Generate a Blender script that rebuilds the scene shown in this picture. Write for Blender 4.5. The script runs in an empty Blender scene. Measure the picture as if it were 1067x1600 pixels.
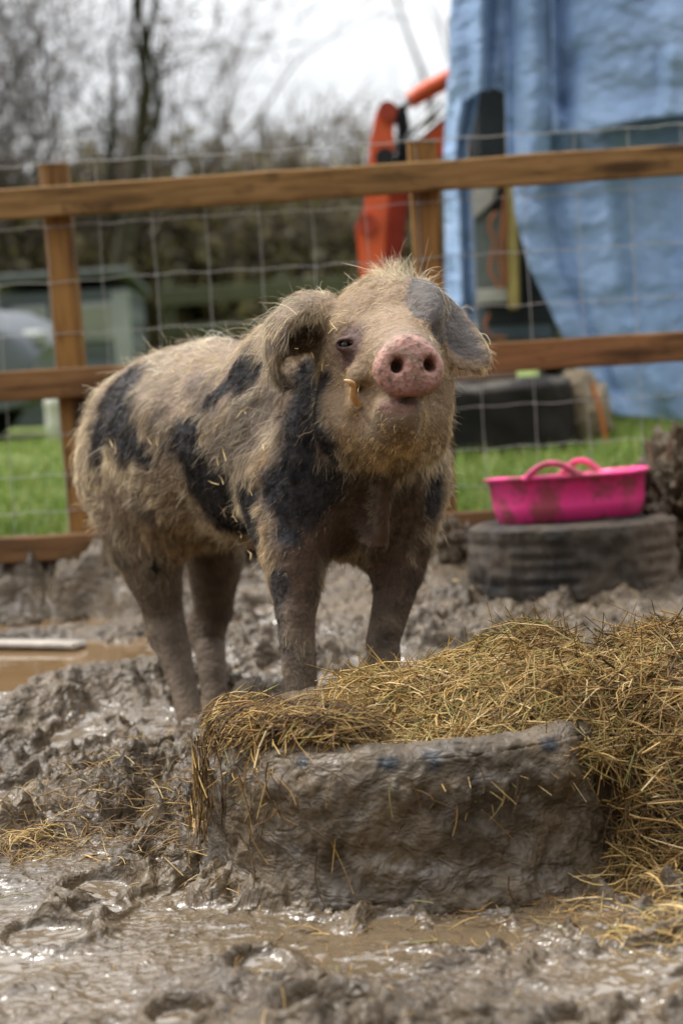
import bpy, math, random
import numpy as np
from mathutils import Matrix, Vector

D = bpy.data
SC = bpy.context.scene
COL = SC.collection
RNG = np.random.default_rng(7)
rad = math.radians

# ------------------------------------------------------------------ camera
FPX, W0, H0 = 3000.0, 1067.0, 1600.0
HC = 0.87
PITCH, ROLL = math.atan(240 / FPX), rad(3.6)
CAM = np.array([0.0, 0.0, HC])
_R = np.array([1.0, 0, 0]); _U = np.array([0, math.sin(PITCH), math.cos(PITCH)])
FW = np.array([0, math.cos(PITCH), -math.sin(PITCH)])
RC = math.cos(ROLL) * _R - math.sin(ROLL) * _U
UC = math.sin(ROLL) * _R + math.cos(ROLL) * _U


def P(px, py, d):
    """world point seen at photo pixel (px, py) at distance d along the lens axis"""
    return CAM + d * (FW + (px - W0 / 2) / FPX * RC - (py - H0 / 2) / FPX * UC)


def proj(X):
    q = np.asarray(X) - CAM
    d = q @ FW
    return W0 / 2 + FPX * (q @ RC) / d, H0 / 2 - FPX * (q @ UC) / d, d


cd = D.cameras.new("camera")
cam = D.objects.new("camera", cd); COL.objects.link(cam)
cd.sensor_fit = 'VERTICAL'; cd.sensor_height = 36.0; cd.sensor_width = 24.0
cd.lens = FPX / H0 * 36.0
cd.clip_start, cd.clip_end = 0.05, 2000.0
cd.dof.use_dof = True; cd.dof.focus_distance = 3.41; cd.dof.aperture_fstop = 2.7
_m = Matrix.Identity(4)
for _i in range(3):
    _m[_i][0] = RC[_i]; _m[_i][1] = UC[_i]; _m[_i][2] = -FW[_i]; _m[_i][3] = CAM[_i]
cam.matrix_world = _m
SC.camera = cam

# ------------------------------------------------------------------ noise (numpy gradient noise)
_perm = np.random.default_rng(11).permutation(256)
_perm = np.concatenate([_perm, _perm, _perm])
_grad = np.random.default_rng(12).normal(size=(256, 3))
_grad = (_grad / np.linalg.norm(_grad, axis=1, keepdims=True)).astype(np.float32)


def noise(p, scale=1.0, seed=0):
    """gradient noise roughly in -1..1 ; p (...,3) or (...,2)"""
    p = np.asarray(p, dtype=np.float32) * np.float32(scale)
    if p.shape[-1] == 2:
        p = np.concatenate([p, np.full(p.shape[:-1] + (1,), 0.37, np.float32)], -1)
    p = p + np.float32(seed * 17.13 + 1000.0)
    i = np.floor(p).astype(np.int32); f = p - i
    u = f * f * f * (f * (f * 6 - 15) + 10)
    i &= 255
    res = 0
    for dx in (0, 1):
        wx = u[..., 0] if dx else 1 - u[..., 0]
        for dy in (0, 1):
            wy = u[..., 1] if dy else 1 - u[..., 1]
            for dz in (0, 1):
                wz = u[..., 2] if dz else 1 - u[..., 2]
                h = _perm[_perm[_perm[i[..., 0] + dx] + i[..., 1] + dy] + i[..., 2] + dz]
                g = _grad[h]
                res = res + wx * wy * wz * (g[..., 0] * (f[..., 0] - dx) + g[..., 1] * (f[..., 1] - dy) + g[..., 2] * (f[..., 2] - dz))
    return res * 1.6


def fbm(p, scale, octs=4, seed=0, gain=0.5):
    a, s, r = 1.0, scale, 0
    for k in range(octs):
        r = r + a * noise(p, s, seed + k * 3.7)
        a *= gain; s *= 2.03
    return r


def sstep(a, b, x):
    t = np.clip((x - a) / (b - a), 0, 1)
    return t * t * (3 - 2 * t)


# ------------------------------------------------------------------ mesh helpers
def tag(o, label=None, cat=None, group=None, kind=None):
    if label: o["label"] = label
    if cat: o["category"] = cat
    if group: o["group"] = group
    if kind: o["kind"] = kind
    return o


def base(name, loc, label, cat, group=None):
    o = D.objects.new(name, None); COL.objects.link(o)
    o.empty_display_size = 0.1
    o.location = Vector([float(v) for v in loc])
    return tag(o, label, cat, group)


def adopt(o, parent):
    """parent o keeping its world placement (parents here are unrotated empties or meshes at the origin)"""
    o.parent = parent
    off = Vector((0, 0, 0)); q = parent
    while q is not None:
        off += q.location + (q.matrix_parent_inverse.translation if q.parent else Vector((0, 0, 0))); q = q.parent
    o.matrix_parent_inverse = Matrix.Translation(-off)


def mesh(name, V, quads=None, tris=None, mat=None, parent=None, smooth=True, attrs=None, sharp=None):
    V = np.ascontiguousarray(V, dtype=np.float32).reshape(-1, 3)
    me = D.meshes.new(name)
    me.vertices.add(len(V)); me.vertices.foreach_set("co", V.ravel())
    q = np.asarray(quads, dtype=np.int32).reshape(-1, 4) if quads is not None and len(quads) else np.zeros((0, 4), np.int32)
    t = np.asarray(tris, dtype=np.int32).reshape(-1, 3) if tris is not None and len(tris) else np.zeros((0, 3), np.int32)
    n = len(q) * 4 + len(t) * 3
    me.loops.add(n); me.loops.foreach_set("vertex_index", np.concatenate([q.ravel(), t.ravel()]))
    me.polygons.add(len(q) + len(t))
    st = np.concatenate([np.arange(len(q)) * 4, len(q) * 4 + np.arange(len(t)) * 3]).astype(np.int32)
    me.polygons.foreach_set("loop_start", st)
    me.polygons.foreach_set("use_smooth", np.full(len(q) + len(t), smooth, dtype=bool))
    me.update(calc_edges=True)
    for k, v in (attrs or {}).items():
        v = np.asarray(v, dtype=np.float32)
        if v.ndim == 1:
            a = me.attributes.new(k, 'FLOAT', 'POINT'); a.data.foreach_set("value", v)
        else:
            if v.shape[1] == 3: v = np.concatenate([v, np.ones((len(v), 1), np.float32)], 1)
            a = me.attributes.new(k, 'FLOAT_COLOR', 'POINT'); a.data.foreach_set("color", np.ascontiguousarray(v).ravel())
    if sharp is not None:
        me.set_sharp_from_angle(angle=rad(sharp))
    o = D.objects.new(name, me); COL.objects.link(o)
    if mat: me.materials.append(mat)
    if parent is not None: adopt(o, parent)
    return o


def grid_quads(nu, nv, wrap_u=False, wrap_v=False):
    iu = np.arange(nu if wrap_u else nu - 1); iv = np.arange(nv if wrap_v else nv - 1)
    a, b = np.meshgrid(iu, iv, indexing='ij')
    a2, b2 = (a + 1) % nu, (b + 1) % nv
    return np.stack([a * nv + b, a2 * nv + b, a2 * nv + b2, a * nv + b2], -1).reshape(-1, 4)


def unit(v):
    return v / np.maximum(np.linalg.norm(v, axis=-1, keepdims=True), 1e-9)


def tubes(paths, radii, sides=4, caps=True):
    """paths (n,k,3), radii (n,k): swept tubes as (V, quads, tris)"""
    paths = np.asarray(paths, float); n, k, _ = paths.shape
    radii = np.broadcast_to(np.asarray(radii, float), (n, k))
    T = np.gradient(paths, axis=1); T = unit(T)
    ref = np.where(np.abs(T[:, :1, 2:3]) > 0.85, np.array([1.0, 0, 0]), np.array([0, 0, 1.0]))
    A = unit(np.cross(T, np.broadcast_to(ref, T.shape))); B = np.cross(T, A)
    ang = np.arange(sides) * 2 * math.pi / sides
    V = paths[:, :, None] + radii[:, :, None, None] * (np.cos(ang)[None, None, :, None] * A[:, :, None] + np.sin(ang)[None, None, :, None] * B[:, :, None])
    V = V.reshape(-1, 3)
    q = grid_quads(k, sides, wrap_v=True)
    Q = (q[None] + (np.arange(n) * k * sides)[:, None, None]).reshape(-1, 4)
    tr = []
    if caps and sides >= 3:
        for s in range(1, sides - 1):
            o = np.arange(n) * k * sides
            tr.append(np.stack([o, o + s + 1, o + s], -1))
            e = o + (k - 1) * sides
            tr.append(np.stack([e, e + s, e + s + 1], -1))
    return V, Q, (np.concatenate(tr) if tr else np.zeros((0, 3), int))


def ribbons(paths, halfw, side):
    """flat strips: paths (n,k,3), halfw (n,k), side (n,3) sideways direction"""
    paths = np.asarray(paths, float); n, k, _ = paths.shape
    T = unit(np.gradient(paths, axis=1))
    S = unit(side[:, None] - (side[:, None] * T).sum(-1, keepdims=True) * T)
    V = np.stack([paths - halfw[..., None] * S, paths + halfw[..., None] * S], 2).reshape(-1, 3)
    q = grid_quads(k, 2)
    return V, (q[None] + (np.arange(n) * k * 2)[:, None, None]).reshape(-1, 4)


class Pack:
    """collects pieces into one mesh"""
    def __init__(s): s.V, s.Q, s.T, s.C, s.n = [], [], [], [], 0

    def add(s, V, Q=None, T=None, c=None):
        V = np.asarray(V, float).reshape(-1, 3)
        if Q is not None and len(Q): s.Q.append(np.asarray(Q) + s.n)
        if T is not None and len(T): s.T.append(np.asarray(T) + s.n)
        if c is not None: s.C.append(np.broadcast_to(np.asarray(c, float), (len(V), 3)))
        s.V.append(V); s.n += len(V)

    def build(s, name, mat, parent=None, smooth=True, sharp=None):
        return mesh(name, np.concatenate(s.V), np.concatenate(s.Q) if s.Q else None, np.concatenate(s.T) if s.T else None,
                    mat, parent, smooth, {"col": np.concatenate(s.C)} if s.C else None, sharp)


def box_geo(c, size, R=None, bev=0.006):
    """bevelled box: (V, quads, tris)"""
    hx, hy, hz = np.asarray(size) / 2.0
    b = min(bev, hx * .8, hy * .8, hz * .8)
    V = []; idx = {}
    for sx in (-1, 1):
        for sy in (-1, 1):
            for sz in (-1, 1):
                for ax in range(3):
                    v = [sx * (hx - b), sy * (hy - b), sz * (hz - b)]
                    v[ax] = (sx, sy, sz)[ax] * (hx, hy, hz)[ax]
                    idx[(sx, sy, sz, ax)] = len(V); V.append(v)
    Q, T = [], []
    for ax in range(3):
        o1, o2 = [a for a in range(3) if a != ax]
        for s in (-1, 1):
            f = []
            for a, c2 in ((-1, -1), (1, -1), (1, 1), (-1, 1)):
                k = [0, 0, 0]; k[ax] = s; k[o1] = a; k[o2] = c2
                f.append(idx[(*k, ax)])
            Q.append(f)
        for a in (-1, 1):
            for c2 in (-1, 1):
                k = [0, 0, 0]; k[o1] = a; k[o2] = c2
                k1 = list(k); k1[ax] = -1; k2 = list(k); k2[ax] = 1
                Q.append([idx[(*k1, o1)], idx[(*k2, o1)], idx[(*k2, o2)], idx[(*k1, o2)]])
    for sx in (-1, 1):
        for sy in (-1, 1):
            for sz in (-1, 1):
                T.append([idx[(sx, sy, sz, 0)], idx[(sx, sy, sz, 1)], idx[(sx, sy, sz, 2)]])
    V = np.array(V)
    if R is not None: V = V @ np.asarray(R).T
    return V + np.asarray(c), np.array(Q), np.array(T)


def fixn(o):
    import bmesh
    bm = bmesh.new(); bm.from_mesh(o.data)
    bmesh.ops.recalc_face_normals(bm, faces=bm.faces)
    bm.to_mesh(o.data); bm.free()
    return o


def cat_rom(pts, n):
    """smooth resample of a polyline (k,3) to n points"""
    pts = np.asarray(pts, float); k = len(pts)
    t = np.linspace(0, k - 1, n); i = np.clip(t.astype(int), 0, k - 2); f = (t - i)[:, None]
    g = lambda j: pts[np.clip(j, 0, k - 1)]
    p0, p1, p2, p3 = g(i - 1), g(i), g(i + 1), g(i + 2)
    return 0.5 * (2 * p1 + (p2 - p0) * f + (2 * p0 - 5 * p1 + 4 * p2 - p3) * f ** 2 + (3 * p1 - p0 - 3 * p2 + p3) * f ** 3)


# ------------------------------------------------------------------ node helper
class Mat:
    def __init__(s, name, rough=0.6, spec=0.4):
        s.m = D.materials.new(name); s.m.use_nodes = True
        s.nt = s.m.node_tree; s.b = s.nt.nodes["Principled BSDF"]
        s.b.inputs["Roughness"].default_value = rough
        s.b.inputs["Specular IOR Level"].default_value = spec

    def n(s, typ, **kw):
        nd = s.nt.nodes.new("ShaderNode" + typ)
        for k, v in kw.items():
            if k in ("i",): continue
            setattr(nd, k, v)
        for k, v in (kw.get("i") or {}).items():
            s.put(nd, k, v)
        return nd

    def put(s, nd, k, v):
        if isinstance(v, bpy.types.NodeSocket): s.nt.links.new(v, nd.inputs[k])
        else:
            if isinstance(v, tuple) and len(v) == 3 and nd.inputs[k].type == 'RGBA': v = (*v, 1)
            nd.inputs[k].default_value = v

    def coord(s, kind="Object", scale=(1, 1, 1)):
        c = s.n("TexCoord")
        return s.n("Mapping", i={"Vector": c.outputs[kind], "Scale": scale}).outputs[0]

    def noise(s, vec, scale, detail=4, rough=0.55, dist=0.0):
        return s.n("TexNoise", i={"Vector": vec, "Scale": scale, "Detail": detail, "Roughness": rough, "Distortion": dist}).outputs[0]

    def ramp(s, fac, stops):
        r = s.n("ValToRGB"); e = r.color_ramp.elements
        while len(e) < len(stops): e.new(0.5)
        for el, (p, c) in zip(e, stops):
            el.position = p; el.color = (*c, 1) if len(c) == 3 else c
        s.nt.links.new(fac, r.inputs[0])
        return r.outputs[0]

    def rng(s, v, a, b, c=0.0, d=1.0):
        return s.n("MapRange", i={0: v, 1: a, 2: b, 3: c, 4: d}).outputs[0]

    def mix(s, fac, a, b):
        nd = s.n("Mix", data_type='RGBA')
        s.put(nd, 0, fac); s.put(nd, 6, (*a, 1) if isinstance(a, tuple) else a); s.put(nd, 7, (*b, 1) if isinstance(b, tuple) else b)
        return nd.outputs[2]

    def math(s, op, a, b=0.0):
        nd = s.n("Math", operation=op); s.put(nd, 0, a); s.put(nd, 1, b)
        return nd.outputs[0]

    def attr(s, name):
        return s.n("Attribute", attribute_name=name)

    def bump(s, h, strength=0.5, dist=0.01):
        return s.n("Bump", i={"Strength": strength, "Distance": dist, "Height": h}).outputs[0]

    def set(s, **kw):
        for k, v in kw.items():
            s.put(s.b, {"color": "Base Color", "rough": "Roughness", "normal": "Normal", "spec": "Specular IOR Level", "metal": "Metallic",
                        "trans": "Transmission Weight", "ior": "IOR", "coat": "Coat Weight", "sub": "Subsurface Weight"}[k], v)
        return s.m


def flat_mat(name, c, rough=0.6, var=0.25, scale=8.0, bump=0.15, spec=0.4, metal=0.0):
    m = Mat(name, rough, spec)
    v = m.coord()
    f = m.noise(v, scale, 6, 0.6)
    lo = tuple(x * (1 - var) for x in c); hi = tuple(min(1, x * (1 + var)) for x in c)
    m.set(color=m.mix(m.rng(f, .3, .7), lo, hi), normal=m.bump(m.noise(v, scale * 6, 5), bump, 0.01), metal=metal)
    return m.m


def attr_mat(name, rough=0.7, spec=0.25, attr="col", back=0.0):
    m = Mat(name, rough, spec)
    m.set(color=m.attr(attr).outputs[0])
    if back > 0:
        tr = m.n("BsdfTranslucent", i={"Color": m.attr(attr).outputs[0]})
        mx = m.n("MixShader", i={0: back, 1: m.b.outputs[0], 2: tr.outputs[0]})
        out = m.nt.nodes["Material Output"]; m.nt.links.new(mx.outputs[0], out.inputs[0])
    return m.m
# ------------------------------------------------------------------ sky and sun (overcast day)
SUN_EL, SUN_AZ = rad(58), rad(-62)      # light comes from high on the left
wd = D.worlds.new("World"); SC.world = wd; wd.use_nodes = True
nt = wd.node_tree; bg = nt.nodes["Background"]
sky = nt.nodes.new("ShaderNodeTexSky"); sky.sky_type = 'NISHITA'; sky.sun_disc = False
sun_dir = np.array([math.sin(SUN_AZ) * math.cos(SUN_EL), math.cos(SUN_AZ) * math.cos(SUN_EL), math.sin(SUN_EL)])
sky.sun_elevation = SUN_EL; sky.sun_rotation = SUN_AZ
tc = nt.nodes.new("ShaderNodeTexCoord"); mp = nt.nodes.new("ShaderNodeMapping"); mp.inputs["Scale"].default_value = (1, 1, 3.0)
nz = nt.nodes.new("ShaderNodeTexNoise"); nz.inputs["Scale"].default_value = 2.6; nz.inputs["Detail"].default_value = 5; nz.inputs["Roughness"].default_value = .5
rp = nt.nodes.new("ShaderNodeValToRGB")
rp.color_ramp.elements[0].position = .32; rp.color_ramp.elements[0].color = (3.85, 3.9, 3.98, 1)
rp.color_ramp.elements[1].position = .62; rp.color_ramp.elements[1].color = (4.6, 4.6, 4.6, 1)
mx = nt.nodes.new("ShaderNodeMix"); mx.data_type = 'RGBA'; mx.inputs[0].default_value = .93
L = nt.links.new
L(tc.outputs["Generated"], mp.inputs[0]); L(mp.outputs[0], nz.inputs[0]); L(nz.outputs[0], rp.inputs[0])
# an overcast sky is about three times brighter overhead than along the horizon
sp = nt.nodes.new("ShaderNodeSeparateXYZ"); mr = nt.nodes.new("ShaderNodeMapRange"); mr.inputs[1].default_value = .12; mr.inputs[2].default_value = 1.0; mr.inputs[3].default_value = 1.0; mr.inputs[4].default_value = 3.8
vm = nt.nodes.new("ShaderNodeVectorMath"); vm.operation = 'SCALE'
L(tc.outputs["Generated"], sp.inputs[0]); L(sp.outputs[2], mr.inputs[0]); L(rp.outputs[0], vm.inputs[0])
# sky behind the camera is dimmed to cut front fill and deepen shadows
dp = nt.nodes.new("ShaderNodeVectorMath"); dp.operation = 'DOT_PRODUCT'; dp.inputs[1].default_value = (-.55, .80, .25)
md = nt.nodes.new("ShaderNodeMapRange"); md.interpolation_type = 'SMOOTHSTEP'; md.inputs[1].default_value = -.75; md.inputs[2].default_value = .45; md.inputs[3].default_value = .32; md.inputs[4].default_value = 1.0
mu = nt.nodes.new("ShaderNodeMath"); mu.operation = 'MULTIPLY'
L(tc.outputs["Generated"], dp.inputs[0]); L(dp.outputs["Value"], md.inputs[0]); L(mr.outputs[0], mu.inputs[0]); L(md.outputs[0], mu.inputs[1]); L(mu.outputs[0], vm.inputs["Scale"])
L(sky.outputs[0], mx.inputs[6]); L(vm.outputs[0], mx.inputs[7]); L(mx.outputs[2], bg.inputs[0])
bg.inputs[1].default_value = 0.1
sl = D.lights.new("sun", 'SUN'); sl.energy = 1.5; sl.angle = rad(14); sl.color = (1.0, .95, .88)
so = D.objects.new("sun", sl); COL.objects.link(so)
so.rotation_euler = Vector([float(-v) for v in sun_dir]).to_track_quat('-Z', 'Y').to_euler()
SC.view_settings.view_transform = 'Standard'; SC.view_settings.look = 'None'
SC.view_settings.exposure = 1.17; SC.view_settings.gamma = 1.0
SC.cycles.use_denoising = True
SC.cycles.max_bounces = 8; SC.cycles.diffuse_bounces = 3; SC.cycles.glossy_bounces = 3; SC.cycles.transmission_bounces = 4
SC.cycles.transparent_max_bounces = 6
SC.cycles.use_adaptive_sampling = True; SC.cycles.adaptive_threshold = 0.015
SC.cycles.caustics_reflective = False; SC.cycles.caustics_refractive = False
# ------------------------------------------------------------------ ground
_ty = np.array([-60, 0, 3.0, 4.3, 5.4, 6.0, 6.4, 7.5, 12, 20, 60, 600])
_tz = np.array([-0.3, 0.0, 0.0, .05, .17, .27, .34, .43, .52, .66, 1.0, 3.0])
_fy = np.linspace(-60, 600, 13201)
_fz = np.interp(_fy, _ty, _tz)
_k = np.exp(-np.linspace(-2, 2, 15) ** 2); _k /= _k.sum()
_fz = np.convolve(np.pad(_fz, 7, mode='edge'), _k, mode='valid')
WATER_Z = 0.138


def zt(x, y):
    return np.interp(y, _fy, _fz)


_hr = np.random.default_rng(5)
HOOF = [(x, y, r) for x, y, r in zip(_hr.uniform(-1.2, 1.2, 95), _hr.uniform(2.3, 5.9, 95), _hr.uniform(.035, .06, 95))]
HOOF += [(-.42, 4.28, .07), (-.36, 4.55, .07), (-.25, 3.95, .06), (-.6, 3.6, .06), (-.35, 3.3, .055), (-.5, 2.95, .06)]


def zone(x, y, px, py, d, rx, ry):
    c = P(px, py, d)
    return np.exp(-(((x - c[0]) / rx) ** 2 + ((y - c[1]) / ry) ** 2))


def gdist(px, py):
    """distance along the lens axis at which the smooth ground is seen at a photo pixel"""
    d = 2.0
    while d < 40:
        q = P(px, py, d)
        if q[2] <= zt(q[0], q[1]): break
        d += .01
    return d


def ground_full(x, y):
    """height, wetness of the trodden mud"""
    p = np.stack([x, y], -1)
    q = p + .05 * np.stack([noise(p, 5, 1), noise(p, 5, 2)], -1) + .012 * np.stack([noise(p, 21, 3), noise(p, 21, 4)], -1)
    rough = sstep(-.55, .35, noise(p, 1.5, 9) + .5 * noise(p, 4, 10))
    near = zone(x, y, 260, 1520, gdist(260, 1520), .45, .28) + .8 * zone(x, y, 800, 1560, gdist(800, 1560), .3, .12)
    feet = zone(x, y, 250, 1130, gdist(250, 1130), .32, .17)
    heap = zone(x, y, 200, 1250, gdist(200, 1250), .34, .22)
    clod = zone(x, y, 90, 1090, gdist(90, 1090), .34, .1)
    rough = np.clip(rough * (1 - .7 * np.clip(near, 0, 1)) * (1 - .5 * feet) + .35 * heap + .4 * clod + .5 * np.exp(-((y - 5.9) / .18) ** 2), .16, 1.2)
    bil = lambda s, k: np.abs(noise(q, s, k))
    n5, n11, n24, n50 = bil(5.5, 5), bil(12, 6), bil(26, 7), bil(55, 8)
    q2 = p + .07 * np.stack([noise(p, 7, 13), noise(p, 7, 14)], -1) + .02 * np.stack([noise(p, 24, 15), noise(p, 24, 16)], -1)
    cl1 = sstep(-.06, .20, noise(q2, 6.5, 17)); cl2 = sstep(-.06, .22, noise(q2, 14, 18)); cl3 = sstep(-.05, .25, noise(q2, 31, 19))
    h = .028 * fbm(p, 1.7, 2, 20) + rough * (.030 * (cl1 - .5) + .022 * (cl2 - .5) + .012 * (cl3 - .5) + .022 * (.45 - n5) + .013 * (.5 - n11) + .012 * (.42 - n24) + .009 * (.42 - n50) + .0045 * (.4 - bil(110, 12))) + .0025 * fbm(p, 90, 2, 30)
    ft = P(893, 862, 5.45); h += .036 * np.exp(-((x - ft[0]) / .55) ** 2 - ((y - ft[1]) / .40) ** 2)
    h += .035 * heap + .03 * clod
    # mud pushed up along the fence
    bank = np.exp(-((y - 5.93 - .06 * noise(p, 2, 40)) / .12) ** 2)
    h += bank * (.022 + .05 * (cl1 - .3) + .035 * (cl2 - .4) + .025 * (.4 - n24))
    for (hx, hy, hr) in HOOF:
        m = (np.abs(x - hx) < .16) & (np.abs(y - hy) < .16)
        if not m.any(): continue
        dx, dy = x[m] - hx, (y[m] - hy) * .85
        r = np.sqrt(dx * dx + dy * dy) / hr * (1 + .25 * noise(p[m], 14, 44))
        h[m] += -.045 * np.exp(-r ** 4) + .016 * np.exp(-((r - 1.35) / .35) ** 2)
    # wet silt levelled between the clods
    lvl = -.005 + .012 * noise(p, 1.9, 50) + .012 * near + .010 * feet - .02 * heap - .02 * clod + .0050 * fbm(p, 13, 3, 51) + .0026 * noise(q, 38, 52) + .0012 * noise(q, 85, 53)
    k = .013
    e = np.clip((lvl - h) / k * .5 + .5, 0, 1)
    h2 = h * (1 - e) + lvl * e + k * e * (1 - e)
    z = zt(x, y) + h2
    # basin of the puddle
    cx, cy = -.93, 5.20
    rr = np.sqrt(((x - cx) / .50) ** 2 + ((y - cy) / .64) ** 2) + .30 * noise(p, 3.2, 60) + .14 * noise(p, 9, 61)
    bas = 1 - sstep(.80, 1.12, rr)
    isl = np.exp(-((y - 5.38 - .12 * (x + .9) - .06 * noise(p, 4, 62)) / .10) ** 2)
    z = z * (1 - bas) + (WATER_Z - .030 + .046 * isl + .55 * h) * bas
    rim = np.exp(-((rr - 1.12) / .14) ** 2) * (y < 5.6)
    z = np.maximum(z, (WATER_Z + .006 + .6 * np.maximum(h, -.004)) * rim + z * (1 - rim))
    side = sstep(2.2, 3.2, np.abs(x))
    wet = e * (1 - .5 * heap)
    # soil stops at the fence, grass behind it
    g = sstep(6.02, 6.22, y + .10 * noise(p, 2.5, 70) + .05 * noise(p, 9, 71))
    zg = zt(x, y) + .012 * noise(p, 3, 72) + .25 * sstep(12, 40, y) * noise(p, .08, 73) + .02 * np.clip(x, -8, 12) * sstep(7, 14, y)
    z = z * (1 - g) + zg * g
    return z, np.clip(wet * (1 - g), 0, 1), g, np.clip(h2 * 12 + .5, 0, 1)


def graded(lo, hi, step, out, grow=1.22):
    a = list(np.arange(lo, hi + step * .5, step)); s = step
    while a[-1] < out[1]: s *= grow; a.append(a[-1] + s)
    b = []; s = step; c = lo
    while c > out[0]: s *= grow; c -= s; b.append(c)
    return np.array(b[::-1] + a)


_xs = np.unique(np.concatenate([graded(-.62, .62, .0045, (-.62, .62)), -np.arange(.6265, 1.3, .0065), np.arange(.6265, 1.3, .0065)]))
_xt = graded(0, .0065, .0065, (-1, 400), 1.12); _xt = _xt[_xt > .0065]
_xs = np.concatenate([-(1.3 + _xt)[::-1], _xs, 1.3 + _xt])
_ya = [2.2]
while _ya[-1] < 6.5: _ya.append(_ya[-1] + .0019 * _ya[-1] ** .9)
_yt = graded(0, .012, .012, (-1, 600), 1.10); _yt = _yt[_yt > .012]
_yb = graded(0, .006, .006, (-1, 60), 1.2); _yb = _yb[_yb > .006]
_ys = np.concatenate([(2.2 - _yb)[::-1], _ya, _ya[-1] + _yt])
gx, gy = np.meshgrid(_xs, _ys, indexing='ij')
gz, gw, gg, gh = ground_full(gx.ravel(), gy.ravel())
gz = gz.reshape(gx.shape)
GV = np.stack([gx, gy, gz], -1).reshape(-1, 3)


def ground_z(x, y):
    """height of the built ground (bilinear)"""
    x = np.asarray(x, float); y = np.asarray(y, float)
    i = np.clip(np.searchsorted(_xs, x) - 1, 0, len(_xs) - 2); j = np.clip(np.searchsorted(_ys, y) - 1, 0, len(_ys) - 2)
    fx = (x - _xs[i]) / (_xs[i + 1] - _xs[i]); fy = (y - _ys[j]) / (_ys[j + 1] - _ys[j])
    return gz[i, j] * (1 - fx) * (1 - fy) + gz[i + 1, j] * fx * (1 - fy) + gz[i, j + 1] * (1 - fx) * fy + gz[i + 1, j + 1] * fx * fy


def mud_mat(name, obj_scale=1.0, wet_attr=True, dry=0.0):
    m = Mat(name, .5, .5)
    v = m.coord()
    big = m.noise(v, 2.2, 5, .6)
    med = m.noise(v, 11, 6, .65)
    fine = m.noise(v, 60, 2, .5)
    c = m.ramp(m.math('ADD', m.math('MULTIPLY', big, .5), m.math('MULTIPLY', med, .5)),
               [(.32, (.032, .0205, .0105)), (.45, (.068, .0465, .0250)), (.56, (.115, .0810, .0450)), (.70, (.175, .1260, .0740))])
    c = m.mix(m.rng(fine, .35, .75, 0, .55), c, (.036, .026, .016))
    w = m.attr("wet").outputs[2] if wet_attr else m.rng(med, .45, .7)
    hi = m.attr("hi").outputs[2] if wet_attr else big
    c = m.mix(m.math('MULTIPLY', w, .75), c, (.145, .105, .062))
    r = m.math('ADD', m.rng(w, 0, 1, .46 + dry * .25, .13), m.rng(m.noise(v, 19, 4, .6), .3, .7, -.11, .13))
    crust = m.noise(v, 26, 2.5, .6, .7)
    nrm = m.bump(m.math('ADD', m.math('MULTIPLY', crust, m.rng(w, 0, 1, 1.6, .22)), m.math('MULTIPLY', fine, m.rng(w, 0, 1, .5, .05))), .85, .013)
    m.set(color=c, rough=r, normal=nrm, spec=m.rng(w, 0, 1, .30 - .12 * dry, 1.0))
    return m, v, c, r, nrm


def ground_mat():
    m, v, c, r, nrm = mud_mat("wet_mud"); m.b.inputs["IOR"].default_value = 1.6
    g = m.attr("green").outputs[2]
    gc = m.ramp(m.noise(v, 1.3, 6, .65), [(.3, (.09, .13, .025)), (.5, (.15, .21, .04)), (.7, (.22, .26, .07))])
    gc = m.mix(m.rng(m.noise(v, 9, 5), .5, .75, 0, .8), gc, (.07, .075, .022))
    m.set(color=m.mix(g, c, gc), rough=m.rng(g, 0, 1, 0, 1) and m.mix(g, r, (.75, .75, .75)))
    return m.m


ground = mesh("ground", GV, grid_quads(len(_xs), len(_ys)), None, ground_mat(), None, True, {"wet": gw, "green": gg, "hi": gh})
tag(ground, "churned wet brown mud with grass beyond the fence", "ground", kind="structure")

# murky water standing in the basin
_n = 90
_px, _py = np.meshgrid(np.linspace(-1.75, -.30, _n), np.linspace(4.2, 6.0, _n), indexing='ij')
m = Mat("murky_water", .04, .5); v = m.coord()
m.set(color=m.ramp(m.noise(v, 3.0, 3), [(.3, (.14, .085, .040)), (.7, (.205, .132, .066))]), normal=m.bump(m.noise(v, 9, 2), .10, .01))
_pp = np.stack([_px, _py], -1)
_rr = np.sqrt(((_px + .93) / .50) ** 2 + ((_py - 5.20) / .64) ** 2) + .30 * noise(_pp, 3.2, 60) + .14 * noise(_pp, 9, 61)
_q = grid_quads(_n, _n); _q = _q[(_rr.ravel()[_q] < 1.13).all(1)]
_u, _iv = np.unique(_q.ravel(), return_inverse=True)
pud = mesh("puddle", np.stack([_px, _py, np.full_like(_px, WATER_Z)], -1).reshape(-1, 3)[_u], _iv.reshape(-1, 4), None, m.m)
tag(pud, "murky brown puddle beside the fence reflecting a post", "puddle", kind="structure")

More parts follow.
